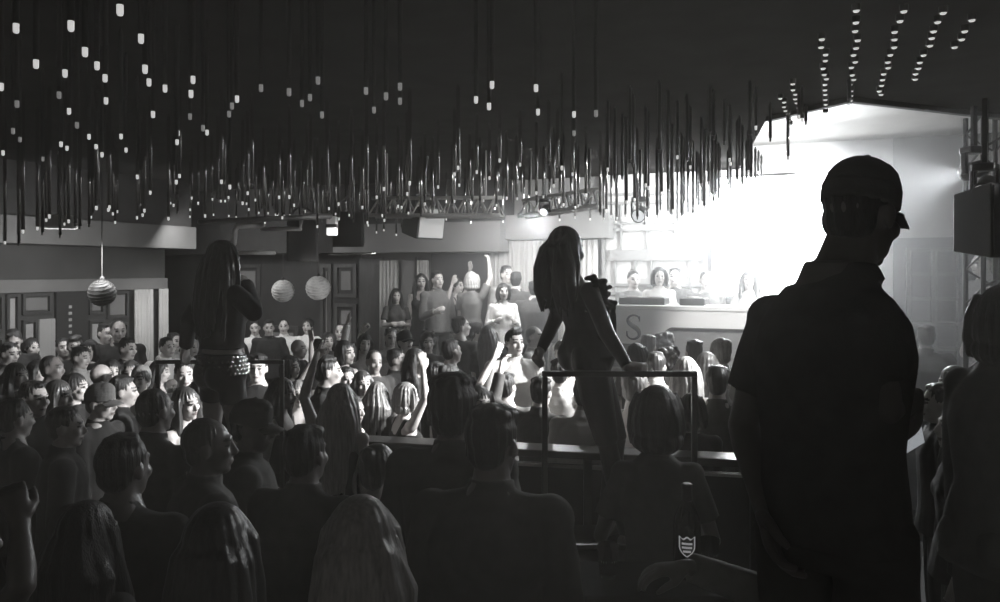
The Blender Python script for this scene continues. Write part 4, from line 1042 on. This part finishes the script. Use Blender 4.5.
def inview(p, z, m=25):
    if p.y < 1.0: return False
    px = 500+p.x/p.y*F; py = HOR-(z-CAMZ)/p.y*F
    return -m < px < 1000+m and py > -m
def inside_cut(p):
    # beyond the front edge of the cut-out in the black ceiling
    px = 500+p.x/p.y*F
    return px > 764 and p.y > 6.6
LD = mat('led_tip_dim', .5, .5, emit=(1,.98,.95), estr=.16); tipq = tipm.copy(); tipq.materials.clear(); tipq.materials.append(LD)
G = {'wall': ('thin black tube with small lamp tip hanging low before the panelled wall', 'hanging tubes before the panelled wall'),
     'rise': ('thin black tube with small lamp tip in the rising rows by the stage', 'hanging tubes rising towards the stage'),
     'mid': ('thin black tube with small lamp tip over the middle of the dance floor', 'hanging tubes over the dance floor'),
     'front': ('thin black tube with small lamp tip in the sparse front rows overhead', 'hanging tubes in the front rows')}
# the nearest rows, where single lamp tips can be told apart: (column, row in the photo, how bright)
for px, py, br in ((16,27,1),(71,17,1),(36,58,1),(65,72,1),(85,48,1),(97,70,1),(105,81,1),(141,41,1),(145,65,1),(149,84,1),(165,92,1),(193,78,1),(191,92,1),(237,96,1),(120,4,1),(59,94,0),(106,104,1),(69,110,1),(17,100,0),(77,120,0),
        (153,112,1),(121,136,1),(126,152,1),(1,82,1),(3,150,1),(13,129,0),(61,141,1),(67,150,1),(89,140,1),(96,147,1),(102,153,1),(43,158,0),(20,137,0),(232,106,0),(229,114,0),(178,132,1),(177,140,1),(190,120,0),(203,126,0),(207,132,1),
        (261,91,0),(289,89,0),(318,85,0),(310,97,0),(302,106,0),(322,112,0),(366,88,0),(386,94,0),(400,85,0),(374,107,0),(400,101,0),(476,97,1),(492,88,1),(489,102,1),(536,92,1),(538,112,1),(574,114,1),(596,107,0),(574,131,0)):
    z = 3.08 + rnd.uniform(-.03,.03); Y = (z-CAMZ)*F/(HOR-py); p = at(px,0,Y); ss, tt = V.x*p.x+V.y*p.y, U.x*p.x+U.y*p.y
    hang(ss, tt, z, True, *G['front']); NEARP = NEARP + [(p.x,p.y)] if 'NEARP' in globals() else [(p.x,p.y)]
    if not br: C.objects[-1].data = tipq
s = -7.7
while s < .40:
    step = .38 if s < -1.7 else .25
    t = 4.2 if s < -3.5 else 5.2
    while t < 10.0:
        ss = s + rnd.uniform(-.06,.06); tt = t + rnd.uniform(-.07,.07)
        z = zbot(ss, tt) + rnd.uniform(-.06,.10); p = ST(ss, tt); px = 500+p.x/p.y*F; py = HOR-(z-CAMZ)/p.y*F
        keep = inview(p, z) and ss > S_WALL+.9 and p.y > 4.7 and z < CEIL-.12 and not inside_cut(p) and all((p.x-a)**2+(p.y-c)**2 > .012 for a, c in NEARP)
        if ss < -1.7 and p.y < 6.4 and px > 230: keep = keep and rnd.random() < .35
        if ss > -1.7 and p.y < 5.6: keep = False
        if keep:
            k_ = 'wall' if ss < -4.4 and tt < 6.4 else 'rise' if ss > -1.7 else 'mid'
            hang(ss, tt, z, rnd.random() < (.7 if k_ != 'rise' else .45), *G[k_], finish=(TUBEK2 if k_ == 'rise' else None))
        t += step
    s += .40 if s < -1.8 else .30
p = at(788,0,6.75); hang(V.x*p.x+V.y*p.y, U.x*p.x+U.y*p.y, at(788,156,6.75).z, False, 'single long black tube hanging apart before the pale stage ceiling', 'lone hanging tube')
print('TUBES', ntube, nlit)
# rows of small lamps flush in the black ceiling
ROWS = [('first', 790, 118, 8, 3.7), ('second', 801, 112, 9, 4.2), ('third', 826.5, 105, 14, 4.2), ('fourth', 850, 97, 15, 4.2), ('fifth', 880, 88, 13, 4.2), ('sixth', 914, 72, 10, 4.2), ('seventh', 957, 38, 4, 4.2)]
cl = M().lathe([(.022,0),(.022,-.03),(.019,-.034),(.019,-.03)], 14).mesh('ceiling_lamp'); fixn(cl); cl.materials.append(DSTEEL)
cl2 = M().lathe([(.001,-.044),(.013,-.040),(.018,-.030),(.001,-.028)], 12).mesh('bulb'); fixn(cl2); cl2.materials.append(LEDM)
zlamp = CEIL
for nm, px, py, n_, tmin in ROWS:
    Y0 = CEILY(py+3); p0 = at(px, 0, Y0); s0 = V.x*p0.x+V.y*p0.y; t0 = U.x*p0.x+U.y*p0.y
    for k in range(n_):
        t = t0 - k*.176 + rnd.uniform(-.03,.03); p = ST(s0+rnd.uniform(-.012,.012), t)
        o = bpy.data.objects.new('ceiling_lamp', cl); C.objects.link(o); o.location = (p.x,p.y,CEIL)
        tag(o, 'small round lamp in the %s ceiling row counted from the hanging tubes' % nm, 'ceiling lamp', '%s row of ceiling lamps' % nm)
        q = bpy.data.objects.new('bulb', cl2); C.objects.link(q); q.parent = o

# ---------------------------------------------------------------- pendants, speakers, pipes, truss, fixtures
def pendant(px, py, Y, r, label, m):
    p = at(px,py,Y); o = obj('pendant_lamp', M().lathe([(r*max(.02,math.sin(a)), -r*math.cos(a)) for a in [PI*i/22 for i in range(23)]], 32), m, smooth=True, loc=p); tag(o, label, 'pendant lamp')
    b = M()
    for j in range(1,12):
        a = PI*j/12; rr = r*math.sin(a)*1.012; z = -r*math.cos(a)
        tilt = Matrix.Rotation(.35,4,'X')
        b.tube([tilt @ Vector((rr*math.cos(2*PI*k/28), rr*math.sin(2*PI*k/28), z)) for k in range(29)], [.007]*29, n=5)
    obj('rib', b, m if 'dark' in m.name else mat('rib_pale', .5, .5), o); top_ = CEIL if Y < 9.5 else 2.62
    obj('cord', M().tube([(0,0,r),(0,0,top_-p.z)], [.006,.006], n=6), BLACK, o); obj('canopy', M().lathe([(.03,r-.01),(.03,r+.03),(.012,r+.05)], 14), DSTEEL, o)
pend = mat('lamp_weave', .42, .5, noise_amt=.3, nscale=14)
pendant(283,291,12.2,.165,'pale woven globe lamp nearer the first dancer of the lit pair', pend)
pendant(318,288,12.2,.180,'larger pale woven globe lamp farther from the first dancer', pend)
pendant(102,293,9.3,.150,'dim woven globe lamp before the panelled wall', mat('lamp_weave_dark', .045, .4, noise_amt=.4, nscale=14))
def speaker(px, py, Y, w, h, d, yaw, tilt, m, label, front=None, top_=3.7):
    p = at(px,py,Y); o = empty('hanging_speaker', p); o.rotation_euler = (R(tilt),0,R(yaw)); tag(o, label, 'speaker')
    b = M(); tw = w*.62
    vs = [(-w/2,-d/2,-h/2),(w/2,-d/2,-h/2),(tw/2,d/2,-h/2*.8),(-tw/2,d/2,-h/2*.8),(-w/2,-d/2,h/2),(w/2,-d/2,h/2),(tw/2,d/2,h/2*.8),(-tw/2,d/2,h/2*.8)]
    b.add(vs, [(3,2,1,0),(4,5,6,7),(0,1,5,4),(1,2,6,5),(2,3,7,6),(3,0,4,7)]); obj('cabinet', b, m, o, bevel=.012)
    obj('speaker_grille', M().box((-w/2+.02,-d/2-.012,-h/2+.02),(w/2-.02,-d/2+.002,h/2-.02)), front or m, o, bevel=.006)
    b = M(); b.tube([(-w*.3,0,h/2),(-w*.3,0,h/2+.10),(0,0,h/2+.2),(w*.3,0,h/2+.10),(w*.3,0,h/2)], [.012]*5, n=6); b.tube([(0,0,h/2+.2),(0,0,top_-p.z)], [.012,.012], n=6); obj('bracket', b, DSTEEL, o)
BLK2 = mat('speaker_black', .03, .6)
speaker(302,241,10.0,.38,.52,.38,15,0,BLK2,'large black speaker hanging above the woven globe lamps')
speaker(351,228,10.4,.42,.46,.36,-5,8,BLK2,'black speaker hanging under the ceiling tubes before the back bulkhead')
speaker(421,222,9.5,.46,.38,.34,52,8,mat('speaker_grey',.08,.6),'angled speaker with bright white grille hanging before the back bulkhead', mat('white_grille', .85, .6))
speaker(987,222,6.35,.42,.58,.4,20,0,BLK2,'tall black speaker hanging below the moving spotlights')
def pipe(name, pts, r, m, label, cat):
    b = M(); b.tube(pts, [r]*len(pts), n=10, balls=True); return tag(obj(name, b, m, smooth=True), label, cat)
Yp = 9.0; WHITEP2 = mat('pipe_paint', .5, .3)
pipe('ceiling_pipe', [at(234,243,Yp),at(235,230,Yp),at(238,226,Yp),at(262,225,Yp)], .032, WHITEP2, 'bent chrome pipe above the hair of the first dancer', 'pipe')
pipe('ceiling_pipe', [at(262,229,Yp+.3),at(300,229,Yp+.3),at(301,220,Yp+.3)], .026, WHITEP2, 'short chrome pipe joining the duct by the large black speaker', 'pipe')
pipe('ceiling_pipe', [at(236,253,9.6),at(274,253,9.6)], .024, WHITEP2, 'straight pale pipe running behind the first dancer head', 'pipe')
pipe('ceiling_pipe', [at(200,222,8.6),at(330,216,8.9)], .03, mat('pipe_grey', .25, .4, .5), 'long grey pipe running under the hanging tubes', 'pipe')
pipe('ceiling_pipe', [at(329,254,11.0),at(375,253.5,10.9)], .018, CHROME, 'thin bright pipe below the back speaker', 'pipe')
b = M(); p = at(332,226,9.2)
lf = tag(obj('wall_lamp', M().box((-.06,-.05,-.11),(.06,.05,.11)), WHITE, bevel=.015, loc=p), 'small white lantern hanging beside the large black speaker', 'lamp'); obj('hook', M().tube([(0,0,.10),(0,0,.5)], [.008,.008], n=6), DSTEEL, lf); obj('lamp_band', M().box((-.062,-.052,-.02),(.062,.052,.02)), DSTEEL, lf)
WHITEP = mat('pale_paint', .6, .45)
# lattice truss
def truss(p, q, w, m, label, n_):
    o = empty('lighting_truss', p); tag(o, label, 'truss'); p, q = Vector(p), Vector(q); d = q-p; sd = Vector((d.y,-d.x,0)).normalized()*w/2; up = Vector((0,0,w*.86))
    cs = [lambda u: p.lerp(q,u)-sd, lambda u: p.lerp(q,u)+sd, lambda u: p.lerp(q,u)+up]
    def part(nm, b):
        c = obj(nm, b, m, o, smooth=True); c.matrix_parent_inverse = Matrix.Translation(-o.location); return c
    for c in cs: part('chord', M().tube([c(0),c(1)], [.022,.022], n=8))
    b = M()
    for k in range(n_):
        u0, um, u1 = k/n_, (k+.5)/n_, (k+1)/n_
        for i,j in ((0,2),(1,2),(0,1)):
            b.tube([cs[i](u0),cs[j](um)], [.012,.012], n=6); b.tube([cs[j](um),cs[i](u1)], [.012,.012], n=6)
    part('lattice', b)
    b = M()
    for u in (.12,.88): b.tube([cs[2](u), Vector((cs[2](u).x,cs[2](u).y,CEIL))], [.008,.008], n=6)
    part('hanger', b)
truss(at(372,216,9.3), at(502,216,9.0), .24, WHITEP, 'pale lattice truss under the hanging tubes above the dancing lounge guests', 9)
truss(at(522,217,9.2), at(600,206,8.8), .22, WHITEP, 'short lattice truss carrying the bright box lamp above the leaning dancer', 6)
def moving_head(px, py, Y, yaw, tilt, label, power, size=None, glow=6.0, s=1.0, hang_top=CEIL):
    p = at(px,py,Y); o = empty('moving_spotlight', p); o.rotation_euler = (0,0,R(yaw)); o.scale = (s,s,s); tag(o, label, 'spotlight')
    obj('base', M().box((-.14,-.12,.22),(.14,.12,.32)), DSTEEL, o, bevel=.02)
    for x in (-1,1): obj('yoke_arm', M().box((x*.15-.02,-.05,-.06),(x*.15+.02,.05,.24)), DSTEEL, o, bevel=.01)
    hd = empty('lamp_head', (0,0,0)); hd.parent = o; hd.rotation_euler = (R(tilt),0,0)
    obj('housing', M().lathe([(.07,-.20),(.11,-.17),(.115,.02),(.13,.10),(.13,.16),(.118,.16),(.115,.13),(.001,.13)], 28), DSTEEL, hd, smooth=True)
    obj('lens', M().lathe([(.112,.128),(.112,.134),(.06,.145),(.001,.148)], 24), mat('lens_glow_%d' % int(glow*10), .8, .3, emit=(.95,.98,1), estr=glow), hd)
    obj('clamp', M().box((-.03,-.03,.32),(.03,.03,(hang_top-p.z)/s)), DSTEEL, o)
    if power:
        l = bpy.data.lights.new('spot', 'SPOT'); l.energy = power; l.spot_size = R(size or 40); l.spot_blend = .6; l.shadow_soft_size = .09; l.color = (.95,.98,1)
        lo = bpy.data.objects.new('spot_beam', l); C.objects.link(lo); lo.parent = hd; lo.location = (0,0,.18); lo.rotation_euler = (PI,0,0)
    return o
# (the lamp head looks along its +z axis)
def aimed(px, py, Y, target, label, power, size, glow=6.0, s=1.0):
    p = at(px,py,Y); d = Vector(target)-p; yaw = math.degrees(math.atan2(-d.x, d.y)); tilt = -(90-math.degrees(math.atan2(d.z, math.hypot(d.x,d.y))))
    return moving_head(px, py, Y, yaw, tilt, label, power, size, glow, s)
aimed(974,170,6.6, at(800,215,9.3), 'moving spotlight glowing at its lens in the dark corner beside the stage', MH1, 50, 8, .6)
aimed(985,188,6.3, at(860,420,4.5), 'lower dark moving spotlight in the corner beside the stage', 0, 30, .4, .6)
aimed(545,210,8.9, at(470,330,7.0), 'bright box lamp on the short truss above the leaning dancer', MH2, 60, 1.6, .4)
aimed(640,214,9.0, at(500,370,5.6), 'hazy moving spotlight hanging in front of the framed wall', MH3, 55, .8, .6)
# vertical truss at the dark corner
b = M()
tw_ = empty('corner_truss', (4.28,7.0,0)); tag(tw_, 'dim upright truss carrying the spotlights in the dark corner', 'truss')
for i,(dx,dy) in enumerate(((-.13,-.13),(.13,-.13),(.13,.13),(-.13,.13))): obj('upright', M().tube([(dx,dy,.5),(dx,dy,CEIL)], [.022,.022], n=8), DSTEEL, tw_)
for k in range(11):
    z = .7+k*.3
    b.tube([(-.13,-.13,z),(.13,-.13,z+.15),(.13,.13,z),(-.13,.13,z+.15),(-.13,-.13,z+.3)], [.011]*5, n=6)
obj('lattice', b, DSTEEL, tw_)
# pale ventilation box low on the side bulkhead
p = at(58,222,9.0)
vb = tag(obj('ventilation_box', M().box((-.28,-.18,-.07),(.28,.18,.07)), mat('vent_pale', .55, .5), bevel=.03, loc=p), 'pale ventilation box below the tubes at the side bulkhead', 'box'); vb.rotation_euler = (0,0,R(-67)+PI)
obj('vent_slot', M().box((-.24,-.185,-.03),(.24,-.178,.03)), DSTEEL, vb); obj('hanger_rod', M().tube([(0,0,.07),(0,0,CEIL-p.z)], [.01,.01], n=6), DSTEEL, vb)
LIGHTS = [  # unseen lamps without fixtures, added to light their targets
 ('area', 'stage_wash', ST(-.6, T_BACK-.9, 3.3), ST(-2.5, 5.0, .8), 1.6, 130, (.95,.98,1), .4),
 ('area', 'framed_wall_fill', ST(atwall(705,T_BACK), T_BACK-.9, 3.55), ST(atwall(690,T_BACK), T_BACK, 2.3), 1.4, 90, (.95,.98,1), .4),
 ('spot', 'booth_fill', Vector((3.5,3.3,3.5)), ST(-.95, BT, 1.78), 1900, 15),
 ('spot', 'floor_spot', Vector((4.3,5.3,3.55)), Vector((-.6,6.7,1.3)), 2400, 34),
 ('spot', 'side_spot', Vector((5.0,5.6,3.5)), Vector((-3.7,6.7,.8)), 4200, 23),
 ('area', 'lounge_fill', ST(-3.8, 9.2, 2.95), ST(-4.0, T_BACK, 1.6), 1.2, 60, (1,1,1), .4),
 ('area', 'wall_fill', ST(-7.8, 6.6, 2.45), ST(S_WALL, 7.4, 1.5), 1.0, 40, (1,1,1), .4),
 ('area', 'alcove_fill', ST(-8.5, 9.2, 3.0), ST(-9.0, T_BACK, 1.2), 1.2, 28, (1,1,1), .5),
 ('spot', 'alcove_guest_fill', Vector((-1.6,8.6,2.95)), Vector((-3.2,12.8,.9)), 300, 28),
 ('spot', 'rim_fill', Vector((4.6,5.9,3.5)), Vector((-1.0,2.6,1.5)), 230, 20),  # added unseen lamp, edges the near guests with light
 ('spot', 'truss_fill', Vector((4.4,5.7,3.3)), Vector((-1.4,9.2,3.0)), 900, 18),
]
# ---------------------------------------------------------------- haze, light, camera
hz = bpy.data.materials.new('stage_haze'); hz.use_nodes = True; nt = hz.node_tree; nt.nodes.clear()
out = nt.nodes.new('ShaderNodeOutputMaterial'); vs_ = nt.nodes.new('ShaderNodeVolumeScatter'); vs_.inputs['Density'].default_value = HAZE; vs_.inputs['Anisotropy'].default_value = .6; vs_.inputs['Color'].default_value = (.98,.99,1,1)
nt.links.new(vs_.outputs['Volume'], out.inputs['Volume'])
h = obj('haze', M().boxst(-4.9,1.45,7.2,T_BACK-.30,.02,3.22), hz); h['kind'] = 'stuff'; h['label'] = 'bright smoke hanging over the stage'; h['category'] = 'haze'
h3 = obj('haze', M().boxst(-.4,1.9,7.2,T_BACK-.30,3.221,CEIL-.05), hz); h3['kind'] = 'stuff'; h3['label'] = 'thin smoke under the pale stage ceiling'; h3['category'] = 'haze'
hz2 = hz.copy(); hz2.name = 'black_lift_haze'; v2 = [n for n in hz2.node_tree.nodes if n.type == 'VOLUME_SCATTER'][0]; v2.inputs['Density'].default_value = LIFT_HAZE; v2.inputs['Anisotropy'].default_value = .4; v2.inputs['Color'].default_value = (1,.95,.87,1)
h2 = obj('haze', M().boxst(-3.4,2.9,-.8,2.3,.02,CEIL-.05), hz2); h2['kind'] = 'stuff'; h2['label'] = 'added veil of haze lifting the blacks over the near guests'; h2['category'] = 'haze'  # volume added to lift the blacks in front of the camera
def area(name, p, target, size, power, col=(1,1,1), sy=None, spread=None):
    l = bpy.data.lights.new(name, 'AREA'); l.energy = power; l.size = size; l.color = col
    if sy: l.shape = 'RECTANGLE'; l.size_y = sy
    if spread: l.spread = R(spread)
    o = bpy.data.objects.new(name, l); C.objects.link(o); o.location = p
    o.rotation_euler = (Vector(target)-Vector(p)).to_track_quat('-Z','Y').to_euler(); return o
def spot(name, p, target, power, ang, blend=.7, soft=.12, col=(1,1,1)):
    l = bpy.data.lights.new(name, 'SPOT'); l.energy = power; l.spot_size = R(ang); l.spot_blend = blend; l.shadow_soft_size = soft; l.color = col
    o = bpy.data.objects.new(name, l); C.objects.link(o); o.location = p
    o.rotation_euler = (Vector(target)-Vector(p)).to_track_quat('-Z','Y').to_euler(); return o
for args in LIGHTS: globals()[args[0]](*args[1:])
w = bpy.data.worlds.new('World'); bpy.context.scene.world = w; w.use_nodes = True
w.node_tree.nodes['Background'].inputs['Color'].default_value = (1.0,.95,.88,1); w.node_tree.nodes['Background'].inputs['Strength'].default_value = AMB
cam = bpy.data.cameras.new('Camera'); co = bpy.data.objects.new('Camera', cam); C.objects.link(co)
cam.sensor_width = 36; cam.lens = 36*F/1000; cam.shift_y = (HOR-301)/1000; cam.clip_start = .05
co.location = (0,0,CAMZ); co.rotation_euler = (PI/2,0,0)
sc = bpy.context.scene; sc.camera = co
sc.view_settings.view_transform = 'Standard'; sc.view_settings.look = 'None'; sc.view_settings.gamma = 1; sc.view_settings.exposure = EXPO; sc.view_settings.use_curve_mapping = False
sc.cycles.use_denoising = True
sc.cycles.max_bounces = 6; sc.cycles.diffuse_bounces = 3; sc.cycles.glossy_bounces = 3; sc.cycles.transmission_bounces = 4; sc.cycles.volume_bounces = 1; sc.cycles.sample_clamp_indirect = 4
